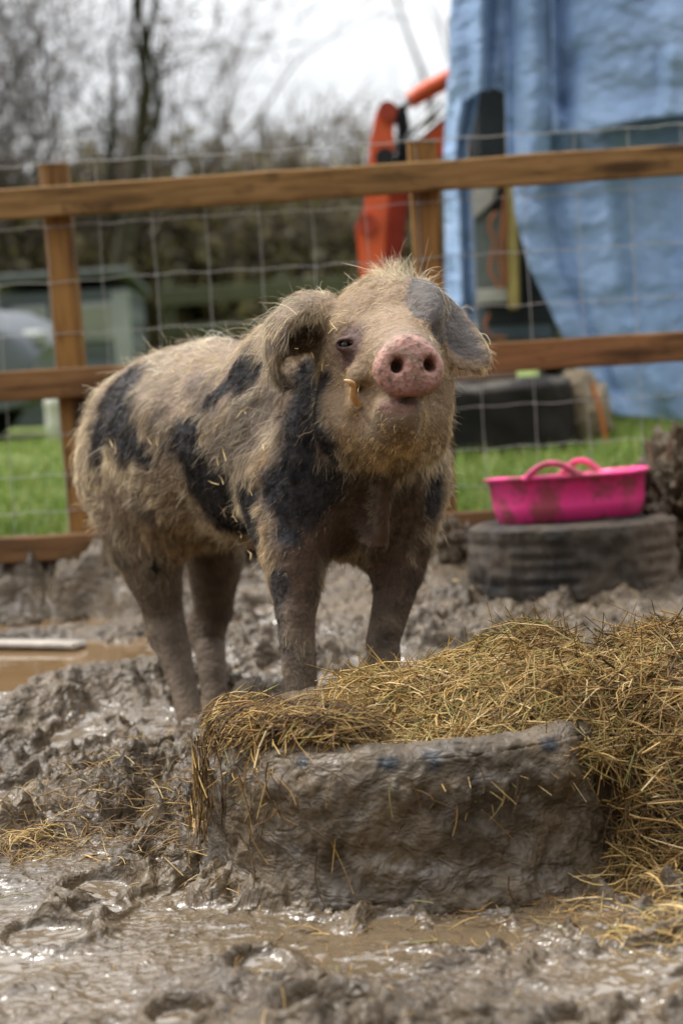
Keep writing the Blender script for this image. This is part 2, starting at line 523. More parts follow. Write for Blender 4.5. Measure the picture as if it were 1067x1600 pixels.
# grass behind the fence
def grass_blades(name, n, xr, yr, hlo, hhi, label, dens_seed=80, w=.0035, cols=None):
    r = np.random.default_rng(dens_seed)
    y = yr[0] + (yr[1] - yr[0]) * r.random(n) ** 1.5
    x = r.uniform(-1, 1, n) * (xr[0] + (xr[1] - xr[0]) * (y - yr[0]) / (yr[1] - yr[0]))
    keep = (y + .10 * noise(np.stack([x, y], -1), 2.5, 70) > 6.10) & (noise(np.stack([x, y], -1), 1.6, dens_seed) > -.35)
    x, y = x[keep], y[keep]; n = len(x)
    z = ground_z(x, y) - .01
    L_ = r.uniform(hlo, hhi, n) * (1 + .5 * noise(np.stack([x, y], -1), 1.1, 81))
    a = r.uniform(0, 2 * math.pi, n); lean = r.uniform(.1, .9, n)
    t = np.linspace(0, 1, 4)
    dirv = np.stack([np.cos(a), np.sin(a), np.zeros(n)], -1)
    pts = np.stack([x, y, z], -1)[:, None] + dirv[:, None] * (lean * L_)[:, None, None] * (t ** 2)[None, :, None] + np.array([0, 0, 1.0]) * (L_[:, None] * (t - .35 * lean[:, None] * t ** 2))[..., None]
    side = np.stack([-np.sin(a), np.cos(a), np.zeros(n)], -1)
    V, Q = ribbons(pts, np.broadcast_to(w * np.array([1, .9, .6, .08]), (n, 4)) * r.uniform(.6, 1.3, n)[:, None], side)
    cols = np.array(cols if cols is not None else [(.10, .17, .025), (.16, .24, .04), (.24, .30, .065), (.32, .31, .12)])
    c = cols[r.choice(len(cols), n, p=[.3, .4, .2, .1])] * r.uniform(.7, 1.25, (n, 1))
    o = mesh(name, V, Q, None, attr_mat("grass_blade", .55, .3, back=.35), None, True, {"col": np.repeat(c, 8, 0)})
    return tag(o, label, "grass", kind="stuff")


grass_blades("grass", 52000, (1.7, 4.2), (6.05, 11.0), .05, .13, "rough green grass growing beyond the wooden fence")
# ------------------------------------------------------------------ wooden fence with stock wire
def wood_mat(name, c1, c2, dark, knots=True):
    m = Mat(name, .75, .25)
    v = m.coord(scale=(1.2, 14, 14)); v0 = m.coord()
    oi = m.n("ObjectInfo").outputs["Random"]
    vv = m.n("VectorMath", operation='ADD', i={0: v, 1: m.n("CombineXYZ", i={0: m.math('MULTIPLY', oi, 37.0), 1: oi, 2: oi}).outputs[0]}).outputs[0]
    g = m.noise(vv, 2.2, 6, .6, .8)
    c = m.ramp(g, [(.30, dark), (.45, c1), (.62, c2), (.8, tuple(x * .75 for x in c1))])
    big = m.noise(m.coord(scale=(3.5, 9, 9)), 1.6, 3, .6, 1.0)
    c = m.mix(m.rng(big, .58, .72, 0, .8), c, dark)
    c = m.mix(m.rng(m.noise(v0, 3.0, 4), .45, .75, 0, .5), c, tuple(x * .55 for x in c1))
    if knots:
        vo = m.n("TexVoronoi", i={"Vector": m.coord(scale=(2.2, 9, 9)), "Scale": 1.0, "Randomness": 1.0}).outputs["Distance"]
        c = m.mix(m.rng(vo, .17, .33, .95, 0), c, tuple(x * .35 for x in dark))
    m.set(color=c, rough=m.rng(g, .3, .7, .6, .9), normal=m.bump(g, .35, .004))
    return m.m


M_wood = wood_mat("treated_timber", (.205, .112, .036), (.30, .175, .068), (.060, .030, .011))
M_wood2 = wood_mat("red_timber", (.175, .086, .031), (.255, .135, .055), (.055, .027, .011))
M_woodb = wood_mat("muddy_timber", (.13, .066, .028), (.20, .105, .045), (.055, .030, .014))
M_post = wood_mat("post_timber", (.205, .100, .026), (.29, .150, .045), (.07, .032, .009))


def beam(name, A, B, w, h, mat, parent, seg=40, wob=.0025, seed=0, up=(0, 0, 1)):
    """timber of section w (depth) x h along local X from A to B, slightly uneven edges"""
    A = np.asarray(A, float); B = np.asarray(B, float); Lg = np.linalg.norm(B - A)
    b = .005
    prof = np.array([(-w / 2 + b, -h / 2), (w / 2 - b, -h / 2), (w / 2, -h / 2 + b), (w / 2, h / 2 - b), (w / 2 - b, h / 2), (-w / 2 + b, h / 2), (-w / 2, h / 2 - b), (-w / 2, -h / 2 + b)])
    xs = np.linspace(0, Lg, seg)
    V = np.zeros((seg, 8, 3)); V[..., 0] = xs[:, None]; V[..., 1:] = prof[None]
    nn = np.stack([noise(np.stack([xs, np.full(seg, 3.1 * k + seed), np.zeros(seg)], -1), 5, 3) for k in range(2)], -1)
    V[..., 2] += wob * nn[:, :1] * np.sign(prof[None, :, 1]); V[..., 1] += wob * nn[:, 1:]
    q = grid_quads(seg, 8, wrap_v=True)[:, ::-1]
    e = (seg - 1) * 8
    caps = [[0, 1, 2, 7], [7, 2, 3, 6], [6, 3, 4, 5]]
    Q = np.concatenate([q, np.array(caps), np.array(caps)[:, ::-1] + e])
    o = mesh(name, V, Q, None, mat, None, True, sharp=35)
    ex = (B - A) / Lg; up = np.asarray(up, float)
    ey = unit(np.cross(up, ex)); ez = np.cross(ex, ey)
    m = Matrix.Identity(4)
    for i in range(3):
        m[i][0], m[i][1], m[i][2], m[i][3] = ex[i], ey[i], ez[i], A[i]
    o.parent = parent
    o.matrix_basis = Matrix.Translation(-parent.location) @ m
    fixn(o)
    return o


FD = 6.0   # distance of the fence
fence = base("wooden_fence", P(85, 890, FD + .05), "brown timber post and rail fence behind the muddy pig", "fence")
tag(beam("rail", P(-330, 342, FD - .03), P(1420, 226, FD - .03), .042, .094, M_wood, fence, 90, seed=1), "top rail with dark knots")
beam("rail", P(-330, 624, FD - .03), P(1420, 520, FD - .03), .042, .094, M_wood2, fence, 90, seed=2)
tag(beam("rail", P(-330, 879, FD - .03), P(1420, 780, FD - .03), .042, .080, M_woodb, fence, 90, seed=3), "mud-stained bottom rail")


def post(tx, ty, bx, by, w):
    T = P(tx, ty, FD + .05); B_ = P(bx, by, FD + .05)
    return beam("post", B_, T, w, w, M_post, fence, 24, up=(0, -1, 0), seed=tx)


post(85, 258, 140, 905, .088)
post(658, 222, 697, 900, .088)
post(-520, 300, -480, 950, .088)
post(1260, 180, 1300, 850, .088)
# galvanised stock wire stapled between posts and rails
M_wire = Mat("galvanised_wire", .5, .5); M_wire.set(color=M_wire.mix(M_wire.noise(M_wire.coord(), 20, 3), (.30, .29, .27), (.46, .45, .43)), metal=.25)
paths, rr = [], []
K = 260
WD = FD + .001
hy = [214, 311, 398, 480, 560, 636, 701, 757, 805]
for i, y0 in enumerate(hy):
    xs = np.linspace(-480, 1320, K)
    ys = y0 - (xs - 755) * .0625 + 1.1 * np.sin(xs / 82.5 * 2 * math.pi + i) + 2.4 * noise(np.stack([xs, xs * 0 + i * 9.0], -1), .006, i)
    paths.append(np.stack([P(a, b, WD) for a, b in zip(xs, ys)])); rr.append(.0017 if i in (0, 8) else .00135)
hp, hr_ = np.array(paths), np.repeat(np.array(rr)[:, None], K, 1)
vp = []
for j in range(-5, 8 + 5):
    ys = np.linspace(212, 812, 40); x0 = 162 + 82.6 * j
    slope = .073 - .025 * np.clip(x0 / 1067, 0, 1)
    xs = x0 + (ys - 400) * slope + 2.0 * noise(np.stack([ys, ys * 0 + j * 7.0], -1), .011, j + 40)
    yo = -(x0 - 755) * .0625
    vp.append(np.stack([P(a, b, WD + .003) for a, b in zip(xs, ys + yo)]))
pk = Pack()
V, Q, T = tubes(hp, hr_, 6); pk.add(V, Q, T)
V, Q, T = tubes(np.array(vp), np.full((len(vp), 40), .00125), 6); pk.add(V, Q, T)
# knots where the wires cross
kn = []
for h_ in hp:
    for v_ in vp:
        d2 = ((h_[:, None, [0, 2]] - v_[None][:, :, [0, 2]]) ** 2).sum(-1); i, j = np.unravel_index(d2.argmin(), d2.shape)
        if d2[i, j] < .0004: kn.append([h_[i] + np.array([0, 0, -.005]), h_[i], h_[i] + np.array([0, 0, .005])])
V, Q, T = tubes(np.array(kn), np.tile([.0019, .0027, .0019], (len(kn), 1)), 6); pk.add(V, Q, T)
tag(pk.build("wire_mesh", M_wire.m, fence), "grey square stock wire")

# plank lying in the puddle
plank = mesh("plank", *box_geo((0, 0, 0), (.42, .07, .02)), flat_mat("wet_board", (.34, .30, .25), .35, .3, 14))
a, b = P(-60, 962, 5.3), P(108, 982, 5.15)
plank.location = Vector(((a + b) / 2).tolist()); plank.location.z = WATER_Z + .015
plank.rotation_euler = (0, rad(1), math.atan2(b[1] - a[1], b[0] - a[0]))
tag(plank, "pale muddy board lying across the puddle", "plank")
# ------------------------------------------------------------------ tyres
def lathe(prof, n, name, mat, parent=None, disp=None, closed=True, attrs=None):
    prof = np.asarray(prof, float); k = len(prof)
    a = np.arange(n) * 2 * math.pi / n
    V = np.stack([np.cos(a)[:, None] * prof[None, :, 0], np.sin(a)[:, None] * prof[None, :, 0], np.broadcast_to(prof[None, :, 1], (n, k))], -1)
    return V, grid_quads(n, k, True, closed)


def tyre_profile(R, r, H, n=130, tread=None):
    """closed outline of a tyre lying flat: outer tread, shoulders, side walls, inside"""
    c = [(R * .985, 0.02 * H), (R, .10 * H), (R, .5 * H), (R, .90 * H), (R * .985, .965 * H), (R * .95, 1.0 * H), (R * .87, 1.03 * H), (R * .76, 1.0 * H), (r + .012, .93 * H), (r, .88 * H),
         (r + .012, .84 * H), (R * .80, .88 * H), (R * .93, .78 * H), (R * .94, .5 * H), (R * .93, .22 * H), (R * .80, .12 * H), (r + .012, .16 * H), (r, .12 * H), (r + .012, .07 * H), (R * .76, 0.0), (R * .87, -.03 * H), (R * .95, 0.0)]
    c = np.array(c + [c[0]])
    p = cat_rom(c, n + 1)[:-1]
    return p


M_mudtyre, v, c, r, nrm = mud_mat("caked_mud", wet_attr=False, dry=.1)
a_ = M_mudtyre.attr("bare").outputs[2]
c2 = M_mudtyre.mix(M_mudtyre.rng(M_mudtyre.noise(v, 8, 6, .65), .40, .66), (.052, .037, .021), (.140, .101, .060))
c2 = M_mudtyre.mix(M_mudtyre.rng(M_mudtyre.noise(v, 45, 5, .65), .50, .75, 0, .5), c2, (.035, .024, .015))
M_mudtyre.set(color=M_mudtyre.mix(a_, c2, (.018, .022, .028)), rough=M_mudtyre.mix(a_, M_mudtyre.rng(M_mudtyre.noise(v, 10, 4), .35, .65, .40, .68), (.5, .5, .5)))
_cb = M_mudtyre.math('ADD', M_mudtyre.noise(M_mudtyre.coord(scale=(1, 1, 1.5)), 19, 3, .6, .5), M_mudtyre.math('MULTIPLY', M_mudtyre.noise(v, 60, 1.5, .5), .30))
M_mudtyre.set(normal=M_mudtyre.bump(_cb, 1.0, .015), spec=.28)

# near tyre, used as a hay feeder
TC = P(660, 1330, 3.37); TC[2] = ground_z(TC[0], 3.1) - .03
TR, TH = .350, .262
N = 620
prof = tyre_profile(TR, .19, TH, 200)
V, Q = lathe(prof, N, None, None)
V = V.reshape(-1, 3)
k = len(prof)
nr = np.gradient(np.vstack([prof[-1], prof, prof[0]]), axis=0)[1:-1]
nr = unit(np.stack([nr[:, 1], -nr[:, 0]], -1))
ang = np.arange(N) * 2 * math.pi / N
NV = np.stack([np.cos(ang)[:, None] * nr[None, :, 0], np.sin(ang)[:, None] * nr[None, :, 0], np.broadcast_to(nr[None, :, 1], (N, k))], -1).reshape(-1, 3)
th = np.arctan2(V[:, 1], V[:, 0]); outer = (np.hypot(V[:, 0], V[:, 1]) > TR * .88) & (NV @ np.array([0, 0, 1]) > -.6)
hz = V[:, 2] / TH
pn = V + .05 * np.stack([noise(V, 7, 1), noise(V, 7, 2), noise(V, 7, 3)], -1)
pw = pn * np.array([1, 1, 1.5])
mud = .008 * (fbm(pn, 5, 3, 5) + .3) + .009 * (.55 - np.abs(noise(pw, 9, 8))) + .008 * (.5 - np.abs(noise(pw, 20, 9))) + .007 * sstep(-.05, .12, noise(pw, 15, 13)) + .005 * sstep(-.05, .12, noise(pw, 34, 14)) + .006 * (.5 - np.abs(noise(pn, 44, 10))) + .0025 * fbm(V, 80, 3, 11)
mud = mud * (1 - .65 * sstep(.80, .95, hz)) + .002
mud += .035 * sstep(.35, -.02, hz) * (1 + .6 * noise(V, 6, 12))
lug = ((th * 42 / (2 * math.pi)) % 1.0)
lugm = sstep(.1, .2, lug) * (1 - sstep(.62, .74, lug))
show = sstep(.10, .45, noise(np.stack([th * 2.2, hz * .5, th * 0], -1), 1.3, 21) - .12) * sstep(.84, .91, hz) * (1 - sstep(.985, 1.02, hz)) * lugm
spots = np.zeros(len(V))
for (sx, sy, sw, sh) in ((612, 1208, .017, .007), (885, 1174, .019, .008), (672, 1190, .016, .012), (460, 1215, .012, .006)):
    dd = 3.36 - TR * .93
    s_ = P(sx, sy, dd) - TC
    sa = math.atan2(s_[1], s_[0]); da = (th - sa) * TR
    e_ = (da / sw) ** 4 + ((V[:, 2] - TH * .955) / sh) ** 4
    spots = np.maximum(spots, np.exp(-e_))
bare = np.clip(np.maximum(show * .0, spots * sstep(-.35, .05, noise(V, 30, 22) + .12)), 0, 1)
V = V + NV * (np.where(outer, np.maximum(mud, .001) * (1 - bare) + .006 * bare, .002))[:, None]
V = V * np.array([1, 1, 1.0]) + TC
near_tyre = mesh("tyre", V, Q[:, ::-1], None, M_mudtyre.m, None, True, {"bare": bare})
fixn(near_tyre)
tag(near_tyre, "large tyre caked in mud and filled with hay", "tyre", "old tyres used as feeders")

# far tyre under the pink tub
FC = P(893, 862, 5.47); FC[2] = ground_z(FC[0], FC[1] - .1) - .058
m = Mat("muddy_rubber", .8, .3); v = m.coord()
cc = m.mix(m.rng(m.noise(v, 6, 5, .65), .38, .62), (.024, .022, .020), (.078, .060, .043))
cc = m.mix(m.math('MULTIPLY', m.rng(m.noise(v, 4, 4), .42, .6), m.rng(m.n("SeparateXYZ", i={0: v}).outputs[0], .10, .28, 0, 1)), cc, (.15, .112, .080))
m.set(color=cc, rough=m.rng(m.noise(v, 20, 4), .3, .7, .6, .95), normal=m.bump(m.noise(v, 40, 6, .7), .5, .006))
FR, FH = .288, .205
prof = tyre_profile(FR, .17, FH, 200)
V, Q = lathe(prof, 260, None, None); V = V.reshape(-1, 3)
hz = V[:, 2] / FH; rd = np.hypot(V[:, 0], V[:, 1]); th = np.arctan2(V[:, 1], V[:, 0])
groove = np.zeros(len(V))
for g_ in (.24, .42, .58, .76): groove = np.maximum(groove, np.exp(-((hz - g_) / .028) ** 2))
blk = np.exp(-((((th * 60 / (2 * math.pi)) % 1) - .5) / .10) ** 2) * (np.abs(hz - .5) < .45)
mudf = sstep(-.1, .3, noise(V, 5, 33) + .35 * (V[:, 0] > .1))
rn = rd - (rd > FR * .96) * ((.010 * groove + .004 * blk) * (1 - .8 * mudf) - .010 * mudf * (1 + noise(V, 24, 34)) - .003 * noise(V, 60, 35))
V[:, 0] *= rn / rd; V[:, 1] *= rn / rd
tilt = Matrix.Rotation(rad(-2.0), 3, 'X')
V = V @ np.array(tilt).T
far_tyre = mesh("tyre", V, Q[:, ::-1], None, m.m, None, True)
far_tyre.location = Vector(FC.tolist()); fixn(far_tyre)
tag(far_tyre, "smaller worn tyre lying flat under the pink tub", "tyre", "old tyres used as feeders")

# pink rubber tub
m = Mat("pink_rubber", .38, .5); v = m.coord()
dirt = m.noise(v, 11, 4, .65); sc_ = m.noise(m.coord(scale=(14, 14, 2.2)), 1.6, 5, .65)
cc = m.mix(m.rng(m.noise(v, 3, 2), .35, .65), (.90, .022, .22), (.88, .06, .30))
cc = m.mix(m.rng(dirt, .46, .60, 0, .8), cc, (.26, .065, .055))
cc = m.mix(m.rng(sc_, .60, .70, 0, .8), cc, (.12, .03, .03))
m.set(color=cc, rough=m.rng(dirt, .4, .7, .35, .8), sub=.15); m.b.inputs["Subsurface Radius"].default_value = (.02, .004, .006)
tub = base("tub", FC + np.array([0, 0, FH + .004]), "bright pink flexible rubber tub with two handles, smeared with dirt", "tub")
tR, tB, tH = .226, .203, .132
pf = [(tB - .02, 0), (tB, .004), (tB + .012, .05), (tR - .004, tH - .012), (tR + .008, tH - .010), (tR + .010, tH - .002), (tR + .004, tH + .002), (tR - .006, tH), (tR - .010, tH - .012), (tB + .004, .05), (tB - .008, .012), (tB - .03, .008), (.002, .008), (.002, 0)]
pf = np.array(pf)
V, Q = lathe(pf, 160, None, None, closed=True); V = V.reshape(-1, 3)
tt = np.arctan2(V[:, 1], V[:, 0]); up = V[:, 2] / tH
V[:, 0] *= 1 + .008 * np.sin(3 * tt) * up; V[:, 1] *= .97
V[:, 2] += up * (.004 * np.sin(2 * tt + .6) - .002)
tm = np.array(Matrix.Rotation(rad(-3.4), 3, 'X') @ Matrix.Rotation(rad(-1.0), 3, 'Y'))
tb = mesh("tub_body", V @ tm.T + np.array(tub.location), Q, None, m.m, tub, True); fixn(tb)
for (ang0, wd_, hh) in ((rad(-107), .074, .044), (rad(73), .058, .044)):
    s = np.linspace(0, 1, 40)
    da = (s - .5) * 2 * wd_ / tR
    rad_ = tR + .004
    hgt = tH - .012 + hh * np.sin(np.clip(s, 0, 1) * math.pi) ** .75
    pth = np.stack([np.cos(ang0 + da) * rad_, np.sin(ang0 + da) * rad_ * .97, hgt], -1)
    wv, qv, tv = tubes(pth[None], (.0085 + .004 * np.abs(2 * s - 1) ** 3)[None], 12)
    h_ = mesh("handle", wv @ tm.T + np.array(tub.location), qv, tv, m.m, tub); fixn(h_)

# ------------------------------------------------------------------ hay
def hay_colors(n, r, kind=0):
    pal = np.array([(.47, .30, .095), (.58, .39, .145), (.70, .53, .27), (.28, .160, .052), (.26, .24, .075), (.11, .064, .026), (.38, .31, .11)])
    pr = [[.25, .25, .14, .14, .08, .06, .08], [.14, .06, .03, .32, .02, .41, .02], [.20, .12, .06, .32, .04, .24, .02]][kind]
    return pal[r.choice(len(pal), n, p=pr)] * r.uniform(.65, 1.2, (n, 1))


def mound_h(x, y):
    """upper surface of the heap of hay over and beside the tyre"""
    p = np.stack([x, y], -1)
    rx, ry = x - TC[0], y - TC[1]
    r = np.hypot(rx, ry)
    top = TC[2] + TH
    g = lambda cx, cy, sx, sy, e=2: np.exp(-(np.abs((x - cx) / sx) ** e + np.abs((y - cy) / sy) ** e))
    h = top - .05 + .06 * sstep(.02, .26, rx) - .075 * sstep(-.08, -.30, rx)
    h = h + .085 * g(TC[0] + .03, TC[1] + .08, .25, .22, 3) + .012 * g(TC[0] - .20, TC[1] - .04, .11, .16) + .02 * g(TC[0] + .17, TC[1] + .02, .16, .18)
    h = h + .055 * g(TC[0] + .50, TC[1] + .20, .30, .26) + .03 * g(TC[0] + .60, TC[1] - .1, .3, .3)
    h = h + .018 * noise(p, 9, 3) + .012 * noise(p, 22, 4)
    return h


def foot_print(x, y):
    """1 inside the heap, falling to 0 at its outline"""
    rx, ry = x - TC[0], y - TC[1]
    r = np.hypot(rx, ry)
    n_ = .03 * noise(np.stack([x, y], -1), 6, 7)
    a = (TR - .012 - r + n_) * np.where(ry < 0, 1.0, .9) + .07 * sstep(.10, .22, rx) * sstep(-.26, -.14, ry)
    front = .262 + .07 * sstep(-.12, .15, rx) + ry + n_ * .4           # hay stays behind the front rim
    a = np.minimum(a, front)
    ex, ey = (x - (TC[0] + .63)) / .42, (y - (TC[1] + .02)) / .42
    b = (1 - np.sqrt(ex * ex + ey * ey)) * .36 + n_
    return a, b


nx, ny = 190, 150
mx_, my_ = np.meshgrid(np.linspace(TC[0] - .42, TC[0] + 1.05, nx), np.linspace(TC[1] - .48, TC[1] + .48, ny), indexing='ij')


def hay_z(x, y):
    a, b = foot_print(x, y)
    g0 = ground_z(x, y)
    h = mound_h(x, y)
    ea = sstep(-.01, .13, a); eb = sstep(-.005, .13, b)
    top_rim = TC[2] + TH - .05
    za = np.where(a > 0, top_rim + (h - top_rim) * ea, g0 - .05)
    zb = g0 - .03 + (h - g0 + .03) * eb
    return np.maximum(np.where(a > -.005, za, g0 - .05), np.where(b > 0, zb, g0 - .05))


mz_ = hay_z(mx_.ravel(), my_.ravel()).reshape(mx_.shape)
q = grid_quads(nx, ny)
g0_ = ground_z(mx_.ravel(), my_.ravel())
okv = mz_.ravel() > g0_ - .02
q = q[okv[q].all(1)]
hp_ = Pack(); hr = np.random.default_rng(31)
core = np.stack([mx_, my_, mz_ - .014], -1).reshape(-1, 3)
hp_.add(core, q, None, np.array([.055, .032, .012]) * (1 + .5 * noise(core, 30, 5))[:, None])


def straws(pk, X, Nrm, n_, L0, L1, r, kind, w0=.0005, w1=.00125, flat=.35, az=None, droop=.0, wild=.15, bend=.25):
    """lays stalks tangentially on points X with normals Nrm"""
    n = len(X)
    a = r.uniform(0, 2 * math.pi, n) if az is None else az
    t = np.stack([np.cos(a), np.sin(a), r.normal(0, wild, n)], -1)
    t = unit(t - (t * Nrm).sum(-1, keepdims=True) * Nrm * (1 - flat * 0) + Nrm * r.normal(.02, wild, (n, 1)))
    Ls = r.uniform(L0, L1, n) * r.uniform(.6, 1, n)
    s = np.linspace(-.5, .5, 6)
    b = unit(np.cross(t, Nrm)); bb = r.normal(0, bend, n) * Ls; bn = r.normal(-.10, .16, n) * Ls
    pts = X[:, None] + t[:, None] * (Ls[:, None] * s)[..., None] + b[:, None] * (bb[:, None] * (s * s * 2 - .2))[..., None] + Nrm[:, None] * (bn[:, None] * (s * s * 4 - .3))[..., None]
    pts[:, :, 2] -= droop * Ls[:, None] * (s + .5) ** 2
    w = (r.uniform(w0, w1, n) * np.where(r.random(n) < .10, 1.9, 1.0))[:, None] * np.array([.75, 1, 1, .95, .8, .35])
    if pk is hp_:     # nothing sticks out past the left end of the tyre
        ok = (np.hypot(pts[..., 0] - TC[0], pts[..., 1] - TC[1]).max(1) < TR + .012 + .02 * r.random(n)) | (X[:, 0] > TC[0] - .02)
        pts, w = pts[ok], w[ok]; n = len(pts)
    V, Q, T = tubes(pts, w, 4)
    pk.add(V, Q, T, np.repeat(hay_colors(n, r, kind), 24, 0))


def on_mound(n, r, sel):
    out = []; tot = 0
    while tot < n:
        x = r.uniform(TC[0] - .42, TC[0] + 1.05, 40000); y = r.uniform(TC[1] - .48, TC[1] + .48, 40000)
        z = hay_z(x, y); k = (z > ground_z(x, y) + .0) & sel(x, y, z, r)
        e = .012
        zx = (hay_z(x[k] + e, y[k]) - hay_z(x[k] - e, y[k])) / (2 * e); zy = (hay_z(x[k], y[k] + e) - hay_z(x[k], y[k] - e)) / (2 * e)
        nn = unit(np.stack([-np.clip(zx, -2, 2), -np.clip(zy, -2, 2), np.ones(k.sum())], -1))
        out.append(np.concatenate([np.stack([x[k], y[k], z[k]], -1), nn], 1)); tot += k.sum()
    o = np.concatenate(out)[:n]
    return o[:, :3], o[:, 3:]


X, Nn = on_mound(19000, hr, lambda x, y, z, r: foot_print(x, y)[0] > .0)
az = hr.normal(0, .8, len(X)) + 1.3 * noise(X, 7, 71)
straws(hp_, X + Nn * (hr.uniform(-.012, .016, (len(X), 1)) + .012 * noise(X, 13, 73)[:, None]), Nn, len(X), .04, .20, hr, 0, az=az)
X, Nn = on_mound(13000, hr, lambda x, y, z, r: foot_print(x, y)[1] > .0)
straws(hp_, X + Nn * hr.uniform(-.006, .022, (len(X), 1)), Nn, len(X), .08, .24, hr, 2, az=hr.normal(.5, .8, len(X)) + 1.3 * noise(X, 7, 72), droop=.12)
X, Nn = on_mound(900, hr, lambda x, y, z, r: np.maximum(foot_print(x, y)[0], foot_print(x, y)[1]) > .01)
straws(hp_, X + Nn * hr.uniform(.004, .022, (len(X), 1)), Nn, 900, .14, .30, hr, 0, w0=.0006, w1=.0015, wild=.22, bend=.12)
# brown matted clump hanging over the left rim
ca = hr.uniform(rad(172), rad(248), 3600)
rr_ = hr.uniform(-.085, .0, 3600) + TR - .035 * sstep(rad(205), rad(250), ca) + .015 * sstep(rad(212), rad(190), ca) * hr.random(3600)
X = np.stack([TC[0] + np.cos(ca) * rr_, TC[1] + np.sin(ca) * rr_, TC[2] + TH + .010 + .022 * sstep(rad(205), rad(232), ca) - 2.2 * np.maximum(rr_ - TR + .01, 0) + hr.normal(0, .012, 3600)], -1)
wt = sstep(rad(262), rad(215), ca); X[:, 2] += .022 * wt * hr.random(3600)
Nn = unit(np.stack([np.cos(ca) * .5, np.sin(ca) * .5, np.ones(3600)], -1))
straws(hp_, X, Nn, 3600, .06, .17, hr, 1, az=hr.normal(.15, .6, 3600), droop=.12)
# stalks hanging down the left end, the front and the right end of the tyre
for (a0, a1, n, l0, l1, kd, tilt) in ((182, 199, 70, .05, .13, 1, .6), (200, 236, 30, .05, .12, 1, .8), (338, 366, 1300, .08, .22, 2, .9), (322, 340, 160, .05, .16, 2, .9), (240, 300, 16, .04, .10, 1, .8)):
    ca = hr.uniform(rad(a0), rad(a1), n); Lh = hr.uniform(l0, l1, n)
    ztop = hr.uniform(-.22, -.005, n) if kd == 2 else -np.abs(hr.normal(0, .07, n))
    lean = hr.normal(0, tilt, n)
    zz = ztop - Lh * .5 / np.sqrt(1 + lean ** 2)
    R_ = TR + .020 + hr.uniform(-.006, .022, n) + (.03 if kd == 2 else 0) * hr.random(n) + .05 * np.clip(-zz * 4 - .3, 0, 1)
    X = np.stack([TC[0] + np.cos(ca) * R_, TC[1] + np.sin(ca) * R_, TC[2] + TH + zz], -1)
    s = np.linspace(-.5, .5, 6)
    tdir = unit(np.stack([-np.sin(ca) * lean, np.cos(ca) * lean, -np.ones(n)], -1))
    pts = X[:, None] + tdir[:, None] * (Lh[:, None] * s)[..., None]
    bb = hr.normal(0, .2, n) * Lh
    pts += (np.stack([-np.sin(ca), np.cos(ca), 0 * ca], -1) * bb[:, None])[:, None] * (s * s * 3)[None, :, None]
    out_ = np.stack([np.cos(ca), np.sin(ca), 0 * ca], -1)
    pts += out_[:, None] * (hr.normal(.02, .08, n) * Lh)[:, None, None] * (s + .5)[None, :, None] ** 2
    gz0 = ground_z(pts[:, :, 0].ravel(), pts[:, :, 1].ravel()).reshape(n, 6) + .004
    pts[:, :, 2] = np.maximum(pts[:, :, 2], gz0)
    V, Q, T = tubes(pts, hr.uniform(.0006, .0013, n)[:, None] * np.array([1, 1, 1, .9, .8, .4]), 4)
    hp_.add(V, Q, T, np.repeat(hay_colors(n, hr, kd), 24, 0))
# stalks sliding down the right hand slope to the mud
n = 1500
x = hr.uniform(TC[0] + .30, TC[0] + .95, n); y = TC[1] - hr.uniform(.02, .42, n)
z = np.maximum(hay_z(x, y), ground_z(x, y)) + hr.uniform(0, .03, n)
X = np.stack([x, y, z], -1); Nn = unit(np.stack([0 * x, -.8 + 0 * x, .6 + 0 * x], -1))
straws(hp_, X, Nn, n, .08, .24, hr, 2, az=hr.normal(1.1, .7, n), droop=.25)
# wisps that stand out of the heap
X, Nn = on_mound(260, hr, lambda x, y, z, r: np.minimum(foot_print(x, y)[0], 1) > -.2)
straws(hp_, X + Nn * .02, Nn, 260, .05, .12, hr, 0, wild=.5, w0=.0005, w1=.001)
hay = hp_.build("hay", attr_mat("dry_hay", .55, .3, back=.18), None, True)
tag(hay, "golden brown hay heaped on the muddy tyre and spilling over its edge", "hay", kind="stuff")

# trodden straw and stubble in the mud
lp = Pack(); r = np.random.default_rng(77)
def litter(n, px, py, sx, sy, kind, l0, l1, up=.15):
    d0 = gdist(px, py); c0 = P(px, py, d0)
    x = r.normal(c0[0], sx, n); y = r.normal(c0[1], sy, n)
    z = ground_z(x, y) + r.uniform(.0, .008, n)
    X = np.stack([x, y, z], -1); Nn = np.tile([0, 0, 1.0], (n, 1))
    straws(lp, X, Nn, n, l0, l1, r, kind, w0=.0004, w1=.0011, wild=up)
litter(600, 250, 1275, .20, .10, 1, .05, .16)
litter(260, 330, 1330, .10, .12, 1, .05, .15)
litter(150, 30, 1315, .06, .03, 0, .05, .13)
litter(300, 20, 1330, .09, .05, 1, .05, .13, .3)
litter(500, 250, 1250, .30, .2, 1, .02, .08, .5)
litter(160, 900, 1440, .25, .08, 1, .03, .10)
litter(200, 1020, 1400, .12, .10, 2, .06, .16)
litter(120, 1060, 1470, .05, .05, 0, .05, .12)
litter(220, 500, 1500, .35, .25, 1, .01, .04, .5)
litter(200, 330, 1160, .16, .12, 1, .03, .08, .4)
litter(200, 560, 1010, .8, .6, 1, .02, .07, .4)
straw = lp.build("scattered_straw", attr_mat("wet_straw", .5, .4), None, True)
tag(straw, "loose brown straw trodden into the mud", "straw", kind="stuff")

